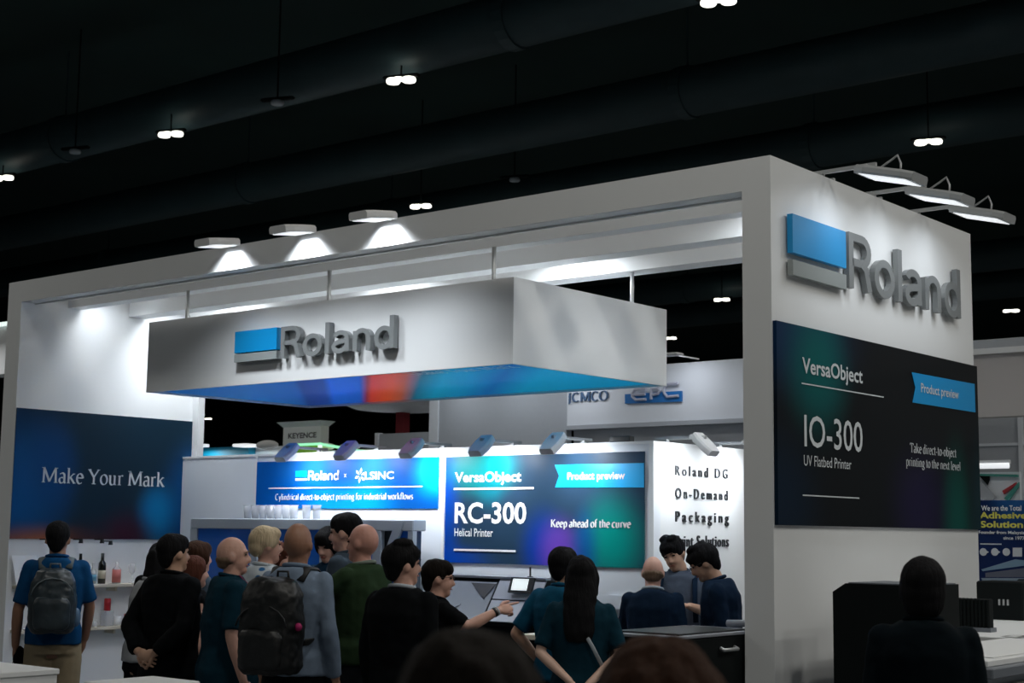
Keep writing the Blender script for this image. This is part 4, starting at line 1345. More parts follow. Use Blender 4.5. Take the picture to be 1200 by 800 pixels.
part('glowing_tube', MB().tube([(p[0]-.3, 7.4, p[2]), (q[0], 7.4, p[2])], .03, 10), M['lampglow'], tl_, smooth=True)
part('tube_fitting', MB().box(p[0]-.3, q[0], 7.4, 7.46, p[2]+.02, p[2]+.06), M['white'], tl_)
pyh = 6.6
xd = empty('diagonal_display', (hit(1165, 570, y=pyh)[0], pyh, 1.9), 0, 'white display with crossed diagonal panels above the navy poster', 'display')
mbx = MB().box(hit(1143, 560, y=pyh)[0]-.3, hit(1194, 560, y=pyh)[0], pyh+.02, pyh+.06, hit(1165, 590, y=pyh)[2], hit(1165, 553, y=pyh)[2])
part('white_ground', mbx, M['panelwhite'], xd)
HX = lambda x, y: (hit(x, y, y=pyh)[0], hit(x, y, y=pyh)[2])
part('dark_triangle', MB().prism([HX(1147, 556), HX(1160, 556), HX(1160, 562), HX(1158, 568)], plane_y(pyh), .02), M['blackmat'], xd)
part('grey_panel', MB().prism([HX(1147, 560), HX(1168, 582), HX(1160, 589), HX(1146, 580)], plane_y(pyh), .03), M['grey'], xd)
part('teal_stripe', MB().prism([HX(1150, 555), HX(1194, 556), HX(1194, 559), HX(1150, 557.5)], plane_y(pyh), .035), M['screengreen'], xd)
part('teal_stripe', MB().prism([HX(1178, 584), HX(1195, 565), HX(1195, 570), HX(1183, 587)], plane_y(pyh), .035), M['screengreen'], xd)
part('red_stripe', MB().prism([HX(1176, 575), HX(1192, 565), HX(1192, 568), HX(1178, 579)], plane_y(pyh), .035), M['red'], xd)
part('display_post', MB().box(HX(1150, 580)[0], HX(1152, 580)[0], pyh+.06, pyh+.1, 0, HX(1150, 590)[1]), M['grey'], xd)

# navy poster
ypo = 5.2
po = empty('navy_poster', (hit(1172, 700, y=ypo)[0], ypo, 0), 0, 'navy poster with yellow words Adhesive Solution beside the right end wall', 'poster')
fp = plane_y(ypo)
xa, xb = hit(1128, 640, y=ypo)[0], hit(1212, 640, y=ypo)[0]
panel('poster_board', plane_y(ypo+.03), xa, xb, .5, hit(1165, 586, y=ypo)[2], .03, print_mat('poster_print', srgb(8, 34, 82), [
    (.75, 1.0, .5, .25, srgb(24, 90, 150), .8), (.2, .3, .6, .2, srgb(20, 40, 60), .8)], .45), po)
K = dict(axis='y', c=ypo)
ink('lettering', font_mesh('We are the Total', .02), fp, *bx2((1150, 591.5), (1150, 598), (1197, 592.5), (1197, 598.5), **K), M['printwhite'], po)
ink('lettering', font_mesh('Adhesive', .03), fp, *bx2((1148, 599.5), (1148, 607), (1203, 600), (1203, 608), **K), M['yellow'], po)
ink('lettering', font_mesh('Solution', .03), fp, *bx2((1149, 610), (1149, 618), (1199, 610.5), (1199, 618.5), **K), M['yellow'], po)
ink('lettering', font_mesh('Founder from Malaysia', .02), fp, *bx2((1147, 621.5), (1147, 626), (1201, 622), (1201, 627), **K), M['printwhite'], po)
ink('lettering', font_mesh('since 1977', .02), fp, *bx2((1176, 628), (1176, 632), (1201, 628.5), (1201, 632.5), **K), M['printwhite'], po)
bar('rule', fp, 'y', ypo, (1149, 637), (1174, 637.5), .01, M['printgrey'], po)
for i, cx in enumerate((1152.5, 1166, 1179.5)):
    c = hit(cx, 646.5, y=ypo)
    n = 18
    rr = .034
    pts = [(c[0]+rr*math.cos(2*PI*j/n)+(rr*.5 if (j in (0,) and i < 2) else 0), c[2]+rr*math.sin(2*PI*j/n)) for j in range(n)]
    part('round_icon', MB().add([fp(u, v, .004) for u, v in pts], [tuple(range(n))]), M['printgrey'], po)
part('square_icon', MB().add([fp(*HH, .004) for HH in [(hit(x, y, y=ypo)[0], hit(x, y, y=ypo)[2]) for x, y in ((1187, 641.5), (1198, 641.5), (1198, 652), (1187, 652))]], [(0, 1, 2, 3)]), M['printgrey'], po)
pp = lambda L_: [(hit(x, y, y=ypo)[0], hit(x, y, y=ypo)[2]) for x, y in L_]
for nm, L_, m_ in (('printed_roof', [(1150, 667), (1190, 655), (1205, 657), (1205, 662), (1152, 669)], mat('poster_pale', srgb(120, 150, 172), .5)),
                   ('printed_wall', [(1155, 671), (1203, 665), (1203, 676), (1155, 676)], mat('poster_mid', srgb(92, 96, 112), .5)),
                   ('printed_road', [(1150, 677), (1205, 677), (1205, 690), (1156, 690)], mat('poster_road', srgb(130, 148, 165), .5)),
                   ('printed_shrub', [(1188, 684), (1194, 678), (1205, 678), (1205, 690), (1190, 690)], mat('poster_dark', srgb(28, 44, 52), .5))):
    q = pp(L_)
    part(nm, MB().add([fp(u, v, .003+.001*len(nm)/10) for u, v in q], [tuple(range(len(q)))]), m_, po)


# ================================================================= PEOPLE
def voxel(mb, vox, smooth=3, disp=None):
    "fuses overlapping closed pieces into one continuous skin"
    me = mesh_from(mb.v, mb.f, 'tmp')
    fix_normals_islands(me)
    o = bpy.data.objects.new('tmp', me)
    COL.objects.link(o)
    r = o.modifiers.new('r', 'REMESH'); r.mode = 'VOXEL'; r.voxel_size = vox
    if smooth:
        q = o.modifiers.new('s', 'SMOOTH'); q.iterations = smooth; q.factor = .5
    dg = bpy.context.evaluated_depsgraph_get()
    out = bpy.data.meshes.new_from_object(o.evaluated_get(dg))
    bpy.data.objects.remove(o); bpy.data.meshes.remove(me)
    if disp is not None:
        n = len(out.vertices)
        a = np.empty(n*3); out.vertices.foreach_get('co', a); a = a.reshape(-1, 3)
        nn = np.empty(n*3); out.vertices.foreach_get('normal', nn); nn = nn.reshape(-1, 3)
        out.vertices.foreach_set('co', disp(a, nn).ravel())
        out.update()
    out.polygons.foreach_set('use_smooth', [True]*len(out.polygons))
    return out


def fix_normals_islands(me):
    import bmesh
    bm = bmesh.new(); bm.from_mesh(me)
    bmesh.ops.recalc_face_normals(bm, faces=bm.faces)
    bm.to_mesh(me); bm.free()


def link_part(name, me, m, root, label=None):
    o = bpy.data.objects.new(name, me)
    COL.objects.link(o)
    me.materials.clear(); me.materials.append(m)
    o.parent = root
    if label: o['label'] = label
    return o


def join_mesh(me, mb):
    "adds finger geometry to a body skin"
    n = len(me.vertices)
    a = np.empty(n*3); me.vertices.foreach_get('co', a)
    import bmesh
    bm = bmesh.new(); bm.from_mesh(me)
    vs = [bm.verts.new(p) for p in mb.v]
    for f in mb.f:
        try: fc = bm.faces.new([vs[i] for i in f]); fc.smooth = True
        except ValueError: pass
    bm.to_mesh(me); bm.free()


def fold_noise(seed, amp=.006, sc=9.0):
    def fn(a, nn):
        out = a.copy()
        off = np.array((seed*3.1, seed*1.7, seed*.9))
        d = np.array([noise.noise(Vector((p*np.array((1, 1, .55))*sc+off)))+.5*noise.noise(Vector((p*sc*2.3+off))) for p in a])
        return out+nn*(d*amp)[:, None]
    return fn


def hair_noise(seed, amp=.004, up=True):
    def fn(a, nn):
        off = np.array((seed*2.1, seed, seed*.3))
        d = np.array([noise.noise(Vector((p*np.array((38, 38, 9))+off)))+.8*noise.noise(Vector((p*18+off))) for p in a])
        return a+nn*(d*amp)[:, None]
    return fn


def skin(r, g, b):
    return mat('skin_tone', srgb(r, g, b), .5, noise_amt=.06, noise_scale=25, bump=.08, bump_scale=120)


def cloth(r, g, b, nm='cloth'):
    return mat(nm, srgb(r, g, b), .85, noise_amt=.12, noise_scale=14, bump=.35, bump_scale=18, spec=.08)


def hairm(r, g, b):
    return mat('hair_strands', srgb(r, g, b), .7, noise_amt=.4, noise_scale=70, bump=.6, bump_scale=90, stretch=(1, 1, .12), spec=.08)


SK = {'asian': skin(194, 154, 130), 'light': skin(208, 162, 144), 'tan': skin(158, 116, 94), 'pale': skin(222, 186, 168), 'ruddy': skin(204, 150, 134)}
HR = {'black': hairm(22, 22, 24), 'brown': hairm(54, 35, 25), 'darkbrown': hairm(21, 17, 14), 'blonde': hairm(196, 178, 148), 'auburn': hairm(82, 48, 38), 'grey': hairm(120, 100, 84)}
EYE = mat('dark_eye', (.02, .015, .012), .15)
LIP = mat('lip', srgb(150, 84, 76), .5)
SHOE = mat('dark_shoe', (.02, .02, .022), .5)
GLASS = mat('spectacle_frame', (.015, .015, .018), .3)


def rotm(ax, ang):
    return np.array(Matrix.Rotation(ang, 3, ax))


def fingers(mb, wrist, d, up, k, curl=.5, point=False, side=1, spread=.12):
    """five separate fingers rooted in the palm. d = hand direction, up = back of the hand, side = +1 thumb to d x up"""
    d = d/np.linalg.norm(d)
    up = up-d*(up@d); up /= np.linalg.norm(up)
    s_ = np.cross(d, up)*side
    palm = wrist+d*.085*k
    for i, (off, ln) in enumerate(((.030, .072), (.010, .080), (-.011, .074), (-.030, .058))):
        c = curl if not (point and i == 0) else .03
        if point and i > 0: c = 1.25
        p = palm+s_*off*k*.95
        q = [p-d*.02*k, p]
        ang = spread*(1.2-i*.8)*.6
        dd = d*math.cos(ang)+s_*math.sin(ang)
        for j, sg in enumerate((.45, .32, .23)):
            a = c*(j+1)*.8
            v = dd*math.cos(a)-up*math.sin(a)
            q.append(q[-1]+v*ln*sg*k)
        mb.limb(q, [.0092*k, .0092*k, .0088*k, .008*k, .0068*k], 7)
    t0 = wrist+d*.03*k+s_*.03*k
    v1 = d*.72+s_*.62-up*.22
    v2 = d*.9+s_*.2-up*.35
    mb.limb([t0, t0+v1*.035*k, t0+v1*.035*k+v2*.034*k, t0+v1*.035*k+v2*.058*k], [.0125*k, .011*k, .010*k, .008*k], 7)


ARMS = {
    'hang': ((.205, -.03, 1.13), (.218, .045, .88), (0, .25, -1), (1, 0, 0)),
    'behind': ((.222, -.13, 1.15), (.075, -.20, 1.0), (-.75, -.1, -.25), (0, -1, .2)),
    'behindlow': ((.222, -.09, 1.13), (.07, -.16, .88), (-.45, -.1, -.8), (0, -1, .1)),
    'crossed': ((.24, .17, 1.24), (.05, .33, 1.28), (-1, .05, .1), (0, 1, .3)),
    'bent': ((.200, -.02, 1.14), (.15, .22, 1.06), (-.15, 1, .1), (0, 0, 1)),
    'hip': ((.30, -.06, 1.17), (.20, .06, 1.00), (-.7, .5, -.3), (.3, .3, .9)),
    'point': ((.26, .23, 1.25), (.24, .50, 1.27), (-.05, 1, .12), (.8, .0, .6)),
    'pointshort': ((.24, .10, 1.18), (.10, .30, 1.24), (-.5, .8, .1), (0, .2, 1)),
    'reach': ((.22, .12, 1.14), (.30, .36, 1.02), (.1, 1, -.15), (0, .1, 1)),
}


def person(label, px, d, top, face, skin_='asian', hair='black', style='short', shirt=None, sleeve='short', hem=.90, trouser=None,
           arms=('hang', 'hang'), width=1.0, female=False, turn=0.0, nod=0.0, roll=0.0, lean=0.0, collar=None, jacket=False, glasses=False,
           fine=True, group=None, xy=None, hs=1.0, depth=1.0):
    g = ground(px, d) if xy is None else np.array(xy)
    hy = 622.3+.0125*(px-600)
    ztop = CAM[2]-(top-hy)/FPX*d*1.0
    k = ztop/1.712
    rz = -YAW-math.radians(face)
    r = empty('person', (g[0], g[1], 0), rz, label, 'person', group)
    seed = px
    wf = width
    LN = rotm('X', -lean)
    piv = np.array((0, 0, .95))

    def B(p):
        "lean everything above the hips"
        p = np.array(p, float)
        if p[2] > .95: p = piv+LN@(p-piv)
        return p*k
    HC = np.array((0, .012, 1.50))          # neck pivot
    HM = rotm('Z', -math.radians(turn))@rotm('X', -math.radians(nod))@rotm('Y', math.radians(roll))

    def Hd(p):
        "head space"
        p = np.array(p, float)
        return B(HC+HM@(p-HC)-np.array((0, 0, .038)))
    fem = .90 if female else 1.0
    sw = .163*wf*fem
    # ---- body skin
    b = MB()
    tor = [(.80, .115, .075), (.92, .165*wf, .115*depth), (1.05, .148*wf*fem, .108*depth), (1.2, .160*wf*fem, .118*depth), (1.34, .168*wf*fem, .115), (1.415, .150*wf*fem, .095), (1.455, .082, .07)]

    def torso(mb, secs, grow=0.0, n=20):
        R_ = []
        for (z, rx, ry) in secs:
            ring = []
            for j in range(n):
                t = 2*PI*j/n
                c, q = math.cos(t), math.sin(t)
                yy = -.01+(ry+grow)*math.copysign(abs(q)**.87, q)
                if z > 1.2: yy -= .012
                ring.append(tuple(B(((rx+grow)*math.copysign(abs(c)**.87, c), yy, z))))
            R_.append(ring)
        mb.rings(R_)
    torso(b, tor)
    b.limb([B((0, -.02, 1.42)), B((0, -.002, 1.50)), Hd((0, .0, 1.57))], [.062*k, .055*k*(.88 if female else 1), .056*k*(.88 if female else 1)])
    # head
    cr = lambda c, rr, **kw: b.ell(Hd(c), np.array(rr)*k, 16, 11, rot=(LN if lean else np.eye(3))@HM)
    cr((0, -.012, 1.648), (.074, .093, .098))
    cr((0, .022, 1.600), (.060, .066, .078))
    cr((0, .050, 1.548), (.036, .036, .030))
    cr((0, .030, 1.572), (.052, .050, .040))
    cr((0, .078, 1.652), (.045, .012, .016))
    b.limb([Hd((0, .083, 1.640)), Hd((0, .100, 1.608)), Hd((0, .096, 1.600))], [.009*k, .013*k, .012*k], 8)
    for s_ in (-1, 1):
        cr((s_*.074, -.008, 1.622), (.010, .020, .030))
        b.ell(Hd((s_*.010, .092, 1.600)), .0085*k, 8, 6)
    hands = MB()
    HP = {}
    for side, preset in ((1, arms[0]), (-1, arms[1])):
        e, wv, hd, hu = ARMS[preset] if isinstance(preset, str) else preset
        mir = np.array((side, 1, 1))
        sh_ = B((side*sw, -.015, 1.398)); el = B(np.array(e)*mir*np.array((wf*fem, 1, 1))); wr = B(np.array(wv)*mir*np.array((wf if abs(wv[0]) > .15 else 1, 1, 1)))
        hd = np.array(hd, float)*mir; hu = np.array(hu, float)*mir
        hd /= np.linalg.norm(hd)
        th = (.86 if female else 1.0)*k
        b.limb([sh_, (sh_+el)/2, el], [.046*th, .043*th, .037*th])
        b.limb([el, el+(wr-el)*.35, wr], [.037*th, .038*th, .026*th])
        up = hu-hd*(hu@hd); up /= np.linalg.norm(up)
        sd = np.cross(hd, up)
        Rm = np.array([sd, hd, up]).T
        b.ell(wr+hd*.05*k, np.array((.040, .058, .018))*k, 10, 8, rot=Rm)
        pt = (preset == 'point' or preset == 'pointshort' or (not isinstance(preset, str) and preset[0][2] > 1.3))
        fingers(hands, wr, hd, up, k*.98, .35 if not pt else .5, pt, side=-side)
        HP[side] = (sh_, el, wr, hd, up)
    for s_ in (-1, 1):
        b.limb([B((s_*.085, 0, .88)), np.array((s_*.10, .01, .50))*k, np.array((s_*.11, -.02, .10))*k], [.076*k*wf, .055*k, .040*k])
        b.ell(np.array((s_*.115, .035, .045))*k, np.array((.042, .11, .042))*k)

    def shape(a, nn):
        out = a.copy()
        for s_ in (-1, 1):
            c = Hd((s_*.031, .083, 1.640)); dd = np.linalg.norm(a-c, axis=1)
            out -= nn*(.008*k*np.exp(-(dd/(.016*k))**2))[:, None]
        c = Hd((0, .088, 1.572)); rel = (a-c)
        ax = (LN@HM)@np.array((0, 0, 1)); lat = (LN@HM)@np.array((1, 0, 0))
        zz = rel@ax; xx = rel@lat
        dd = np.linalg.norm(rel, axis=1)
        out -= nn*(.004*k*np.exp(-(zz/(.004*k))**2-(xx/(.024*k))**2)*(dd < .04*k))[:, None]
        return out
    me = voxel(b, .0085 if fine else .011, 2, shape)
    join_mesh(me, hands)
    body = link_part('body', me, SK[skin_], r)
    # ---- face details
    if fine:
        for s_ in (-1, 1):
            part('eye', MB().ell(Hd((s_*.031, .0765, 1.640)), np.array((.0125, .006, .0062))*k, 10, 7, rot=LN@HM), EYE, r, smooth=True, local=True)
            part('eyebrow', MB().tube([Hd((s_*.014, .0905, 1.657)), Hd((s_*.032, .090, 1.661)), Hd((s_*.048, .078, 1.656))], [.0026*k, .003*k, .002*k], 6),
                 HR['black' if hair is None else hair], r, local=True)
        part('lips', MB().tube([Hd((-.023, .078, 1.571)), Hd((-.008, .0885, 1.574)), Hd((.008, .0885, 1.574)), Hd((.023, .078, 1.571))], [.002*k, .0052*k, .0052*k, .002*k], 8, flat=.9), LIP, r, smooth=True, local=True)
    if glasses:
        gm = MB()
        for s_ in (-1, 1):
            pts = [Hd((s_*.034+.021*math.cos(a), .098, 1.640+.015*math.sin(a))) for a in np.linspace(0, 2*PI, 17)]
            gm.tube(pts, .0017*k, 5)
            gm.tube([Hd((s_*.055, .096, 1.645)), Hd((s_*.078, .06, 1.645)), Hd((s_*.080, -.01, 1.640))], .0016*k, 5)
        gm.tube([Hd((-.013, .098, 1.643)), Hd((0, .101, 1.645)), Hd((.013, .098, 1.643))], .0017*k, 5)
        part('spectacles', gm, GLASS, r, local=True)
    # ---- hair
    hm = MB()
    RH = LN@HM
    he = lambda c, rr, n=18: hm.ell(Hd(c), np.array(rr)*k*hs, n, 13, rot=RH)
    if style in ('short', 'crop', 'messy'):
        q = {'short': 1.0, 'crop': .965, 'messy': 1.06}[style]
        he((0, -.024, 1.668), (.083*q, .098*q, .092*q))
        he((0, .012, 1.692), (.074*q, .080*q, .064*q))
        he((0, -.055, 1.620), (.066, .056, .066))
        he((0, -.060, 1.585), (.048, .040, .045))
        for s_ in (-1, 1): he((s_*.066, .014, 1.660), (.014, .024, .036), 10)
        if style == 'messy':
            he((0, .065, 1.700), (.058, .038, .026))
            he((.03, -.02, 1.750), (.045, .06, .028)); he((-.03, .02, 1.752), (.04, .05, .024))
    elif style in ('long', 'longfall'):
        he((0, -.018, 1.668), (.088, .104, .094))
        lo_ = 1.22
        sec = [(1.70, .080, .085, -.02), (1.62, .094, .085, -.035), (1.50, .100, .060, -.075), (1.38, .100, .045, -.118), (1.28, .092, .036, -.135), (lo_, .070, .024, -.14)]
        R_ = []
        for (z, rx, ry, cy) in sec:
            ring = []
            for j in range(18):
                t = 2*PI*j/18
                P_ = np.array((rx*math.cos(t), cy+ry*math.sin(t), z))
                if style == 'longfall':
                    P_ = P_+np.array((0, (1.66-z)*.35, 0))
                ring.append(tuple(Hd(P_) if z > 1.55 else B(P_*.6+(HC+HM@(P_-HC))*.4)))
            R_.append(ring)
        hm.rings(R_)
        for s_ in (-1, 1):
            hm.limb([Hd((s_*.070, .020, 1.69)), Hd((s_*.084, .012, 1.62)), Hd((s_*.088, -.005, 1.53))], [.02*k, .022*k, .014*k])
    elif style == 'bob':
        he((0, -.018, 1.668), (.090, .106, .094))
        he((0, -.030, 1.620), (.089, .090, .092))
        he((0, -.042, 1.580), (.080, .072, .070))
        for s_ in (-1, 1): he((s_*.074, .02, 1.630), (.018, .032, .062), 10)
        he((0, .030, 1.690), (.074, .070, .062))
    elif style == 'updo':
        he((0, -.020, 1.668), (.086, .100, .092)); he((0, -.06, 1.625), (.070, .056, .066)); he((0, .03, 1.705), (.066, .062, .046))
        for s_ in (-1, 1): he((s_*.068, .0, 1.648), (.02, .04, .04), 10)
    elif style == 'fringe':      # bald crown with a cropped rim of hair
        he((0, -.030, 1.608), (.078, .078, .040)); he((0, -.05, 1.580), (.058, .048, .03))
    if hm.v:
        amp = .0045 if style in ('messy', 'long', 'longfall') else .003
        if hs > 1: amp = .008
        if style == 'fringe': amp = .001
        link_part('hair', voxel(hm, .007 if fine else .011, 9, hair_noise(seed, amp)), HR[hair], r)
    # ---- shirt or jacket
    sm = MB()
    gr = .024 if jacket else .019
    secs = [(hem-.005, .168*wf*fem+(.01 if jacket else 0), .118*depth+.008), (hem+.10, .165*wf*fem, .116*depth+.006)]+[s_ for s_ in tor if s_[0] > hem+.12]
    if wf > 1.1: secs[1] = (hem+.10, .172*wf, .135*depth)
    secs[-1] = (1.472, .072, .066)
    secs.insert(-1, (1.447, .108*wf*fem, .086))
    torso(sm, secs, gr)
    for side in (1, -1):
        sh_, el, wr, hd, up = HP[side]
        ax = (el-sh_)
        if sleeve == 'short':
            end = sh_+ax*.86
            sm.ell(sh_, .060*k*fem**1.5)
            sm.tube([sh_, sh_+ax*.2, sh_+ax*.5, end], [.058*k*fem**1.5, .059*k*fem, .057*k*fem, .058*k*fem], 14)
        elif sleeve == 'long':
            t_ = .015 if jacket else .008
            sm.limb([sh_, (sh_+el)/2, el], [(.048+t_)*k, (.044+t_)*k, (.041+t_)*k])
            sm.tube([el, el+(wr-el)*.4, el+(wr-el)*.95], [(.043+t_)*k, (.042+t_)*k, (.033+t_)*k], 12)
        elif sleeve == 'none':
            sm.ell(sh_, .05*k)
    me = voxel(sm, .012, 3, fold_noise(seed, .007 if not jacket else .009))
    link_part('jacket' if jacket else 'shirt', me, shirt, r)
    cm = MB()
    n = 22
    pts = [B((.070*math.cos(t), -.012+.064*math.sin(t), 1.474+.012*(-math.sin(t)))) for t in np.linspace(0, 2*PI, n)]
    cm.tube(pts, .012*k, 8)
    part('collar', cm, collar or shirt, r, smooth=True, local=True)
    # ---- trousers and shoes
    tm = MB()
    torso(tm, [(.83, .166*wf, .120), (.89, .163*wf, .114*depth), (.97, .135*wf*fem, .095*depth)], .010)
    for s_ in (-1, 1):
        tm.tube([B((s_*.082, 0, .90)), np.array((s_*.088, 0, .78))*k, np.array((s_*.102, .01, .48))*k, np.array((s_*.115, -.01, .07))*k],
                [.102*k*wf, .102*k*wf, .078*k, .066*k], 14)
    link_part('trousers', voxel(tm, .014, 2, fold_noise(seed+5, .006)), trouser or TR['dark'], r)
    for s_ in (-1, 1):
        part('shoe', MB().loft([(0, .046*k, .135*k, s_*.115*k, .045*k), (.03*k, .048*k, .135*k, s_*.115*k, .045*k), (.06*k, .042*k, .11*k, s_*.115*k, .03*k), (.09*k, .038*k, .055*k, s_*.115*k, -.01*k)], 16), SHOE, r, smooth=True, local=True)
    return r, B, Hd, HP, k


TR = {'dark': cloth(24, 27, 32, 'dark_trousers'), 'khaki': cloth(150, 136, 112, 'khaki_trousers'), 'black': cloth(14, 16, 19, 'black_trousers')}
SH = {'blue': cloth(16, 68, 112, 'blue_polo'), 'suit': cloth(10, 13, 16, 'black_suit'), 'teal': cloth(14, 48, 62, 'dark_teal_polo'), 'greyblue': cloth(116, 132, 152, 'grey_blue_shirt'),
      'green': cloth(40, 58, 38, 'olive_green_shirt'), 'slate': cloth(60, 72, 84, 'slate_shirt'), 'navy': cloth(16, 34, 54, 'navy_polo'), 'tealblue': cloth(18, 76, 104, 'teal_blue_polo'),
      'white': cloth(165, 168, 172, 'pale_top'), 'black': cloth(10, 12, 15, 'black_shirt'), 'greypolo': cloth(78, 88, 104, 'grey_polo'), 'darkblue': cloth(18, 44, 66, 'dark_blue_shirt'),
      'nightteal': cloth(6, 17, 23, 'night_teal_tee'), 'brown': cloth(40, 34, 32, 'dark_brown_top')}
WHITEC = cloth(176, 184, 192, 'white_collar')


def ring_strap(name, r, B, pts, w, m, th=.004):
    mb = MB()
    P = [B(p) for p in pts]
    mb.tube(P, w, 8, flat=.25, flatdir=(0, 1, 0))
    return part(name, mb, m, r, smooth=True, local=True)


def backpack(wearer, B, k, label, mt, mt2, w=.15, d=.11, z0=1.02, z1=1.44, cy=-.235, gloss=False, extra=None):
    r = empty('backpack', wearer.location, wearer.rotation_euler[2], label, 'backpack')
    m = MB()
    P = lambda p: B(p)
    R_ = []
    for z, sx, sy in ((z0, .80, .75), (z0+.04, 1.0, 1.0), ((z0+z1)/2, 1.02, 1.05), (z1-.09, .98, .95), (z1-.02, .75, .7), (z1, .45, .4)):
        R_.append([tuple(P((w*sx*math.copysign(abs(math.cos(t))**.7, math.cos(t)), cy+d*sy*math.copysign(abs(math.sin(t))**.7, math.sin(t)), z))) for t in np.linspace(0, 2*PI, 20, endpoint=False)])
    m.rings(R_)
    link_part('main_compartment', voxel(m, .012, 2, fold_noise(3, .012, 12)), mt, r)
    m = MB()
    R_ = []
    for z, s_ in ((z0+.03, .85), (z0+.06, 1), (z0+.20, 1), (z0+.235, .8)):
        R_.append([tuple(P((w*.78*s_*math.copysign(abs(math.cos(t))**.7, math.cos(t)), cy-d*.98+.045*s_*math.sin(t), z))) for t in np.linspace(0, 2*PI, 16, endpoint=False)])
    m.rings(R_)
    link_part('front_pocket', voxel(m, .012, 2, fold_noise(5, .008, 12)), mt, r)
    for s_ in (-1, 1):
        st = MB()
        st.tube([P((s_*.085, -.13, 1.40)), P((s_*.095, -.07, 1.468)), P((s_*.105, .02, 1.462)), P((s_*.115, .09, 1.40)), P((s_*.125, .12, 1.28)), P((s_*.135, .08, 1.14)), P((s_*.14, -.06, 1.08)), P((s_*.13, -.15, 1.08))],
                [.024*k]*8, 10, flat=.32, flatdir=(0, 1, .2))
        part('shoulder_strap', st, mt2, r, smooth=True, local=True)
    hl = MB().tube([P((-.035, -.16, z1-.02)), P((-.03, -.165, z1+.03)), P((.03, -.165, z1+.03)), P((.035, -.16, z1-.02))], .007*k, 8)
    part('top_loop', hl, mt2, r, smooth=True, local=True)
    zp = MB().tube([P((w*.9*math.cos(t), cy-d*.78-.02, z0+.24+.12*math.sin(t))) for t in np.linspace(.1, PI-.1, 9)], .005*k, 6)
    part('zipper', zp, mt2, r, smooth=True, local=True)
    return r


# 1 man with the patterned backpack by the shelves
r, B, Hd, HP, k = person('man in blue polo and khaki trousers with a patterned backpack, facing the shelves', 76, 10.8, 611, -13, 'tan', 'black', 'short', SH['blue'],
    trouser=TR['khaki'], arms=(((.225, .02, 1.14), (.20, .12, .92), (-.2, .5, -1), (1, 0, 0)), ((.235, -.03, 1.12), (.245, .03, .88), (0, .2, -1), (1, 0, 0))), width=1.0, turn=6)
part('collar_print', MB().box(-.035, .035, -.105, -.10, 1.47, 1.483), WHITEC, r, local=True).location = (0, 0, .035)
camo = mat('patterned_pack', srgb(46, 56, 62), .35, noise_amt=.8, noise_scale=9, bump=.3, bump_scale=20)
bpk = backpack(r, B, k, 'patterned dark grey backpack worn by the man in the blue polo', camo, mat('pack_strap_grey', srgb(92, 102, 106), .6), w=.15, z0=.98, z1=1.40)
link_part('mesh_bottle_pocket', voxel(MB().ell(B((.15, -.20, 1.08)), (.035, .04, .07)), .012, 2), mat('pale_blue_patch', srgb(90, 120, 150), .6), bpk)
hp = HP[-1][2]
hb = empty('hand_bag', (r.location[0], r.location[1], 0), r.rotation_euler[2], 'small white bag hanging from the left hand of the man in the blue polo', 'bag')
part('bag_body', MB().loft([(hp[2]-.36, .07, .03, hp[0]+.02, hp[1]), (hp[2]-.20, .065, .028, hp[0]+.02, hp[1]), (hp[2]-.16, .05, .02, hp[0]+.02, hp[1])]), WHITEC, hb, smooth=True, local=True)
part('bag_strap', MB().tube([(hp[0]-.02, hp[1], hp[2]-.18), (hp[0]-.005, hp[1]+.02, hp[2]-.07), (hp[0]+.05, hp[1], hp[2]-.18)], .006, 6), M['black'], hb, local=True)
dj = empty('dark_pouch', (r.location[0], r.location[1], 0), r.rotation_euler[2], 'dark folded cloth held in the left hand beside the khaki trousers', 'cloth')
link_part('folded_cloth', voxel(MB().ell(hp+np.array((.03, .0, -.08)), (.05, .045, .075)), .012, 2, fold_noise(9, .01, 20)), SH['black'], dj)

# 2 woman with long black hair, and the head behind her
person('woman with long black hair falling forward, pale top, left of the black suited man', 181, 10.5, 641, 55, 'asian', 'black', 'longfall', SH['white'], sleeve='none',
       female=True, nod=14, lean=.10, trouser=TR['black'], fine=False)
person('person with black hair mostly hidden behind the woman in the pale top', 196, 11.6, 636, 20, 'asian', 'black', 'short', SH['black'], fine=False)
tb = person('man in black suit with hands clasped behind his back, at the left', 212, 9.5, 626, 34, 'asian', 'black', 'short', SH['suit'], sleeve='long', jacket=True, hem=.80,
            arms=('behind', 'behind'), width=1.05, depth=1.1, turn=12, trouser=TR['black'])
person('woman with brown hair half hidden behind the black suited man', 240, 10.9, 634, 50, 'light', 'brown', 'bob', SH['slate'], female=True, fine=False)
person('woman with auburn hair and bare arms close behind the suited man', 236, 10.25, 651, 60, 'light', 'auburn', 'long', SH['black'], sleeve='none', female=True, fine=False)
# 5 bald man in profile
r, B, Hd, HP, k = person('bald man in dark teal polo with a magenta lanyard, seen in right profile', 280, 9.2, 628, 72, 'light', 'grey', 'fringe', SH['teal'], hem=.82,
    width=1.22, depth=1.32, arms=('hang', 'behindlow'), trouser=TR['dark'], turn=10)
ring_strap('lanyard', r, B, [(-.07, .03, 1.48), (-.055, .14, 1.38), (-.01, .185, 1.22), (.02, .20, 1.12)], .010, M['magenta'])
ring_strap('lanyard', r, B, [(.07, .03, 1.48), (.065, .14, 1.38), (.03, .185, 1.22), (.02, .20, 1.12)], .010, M['magenta'])
part('badge', MB().box(-.02, .06, .205*1.0, .212, 1.03, 1.13), WHITEC, r, local=True)
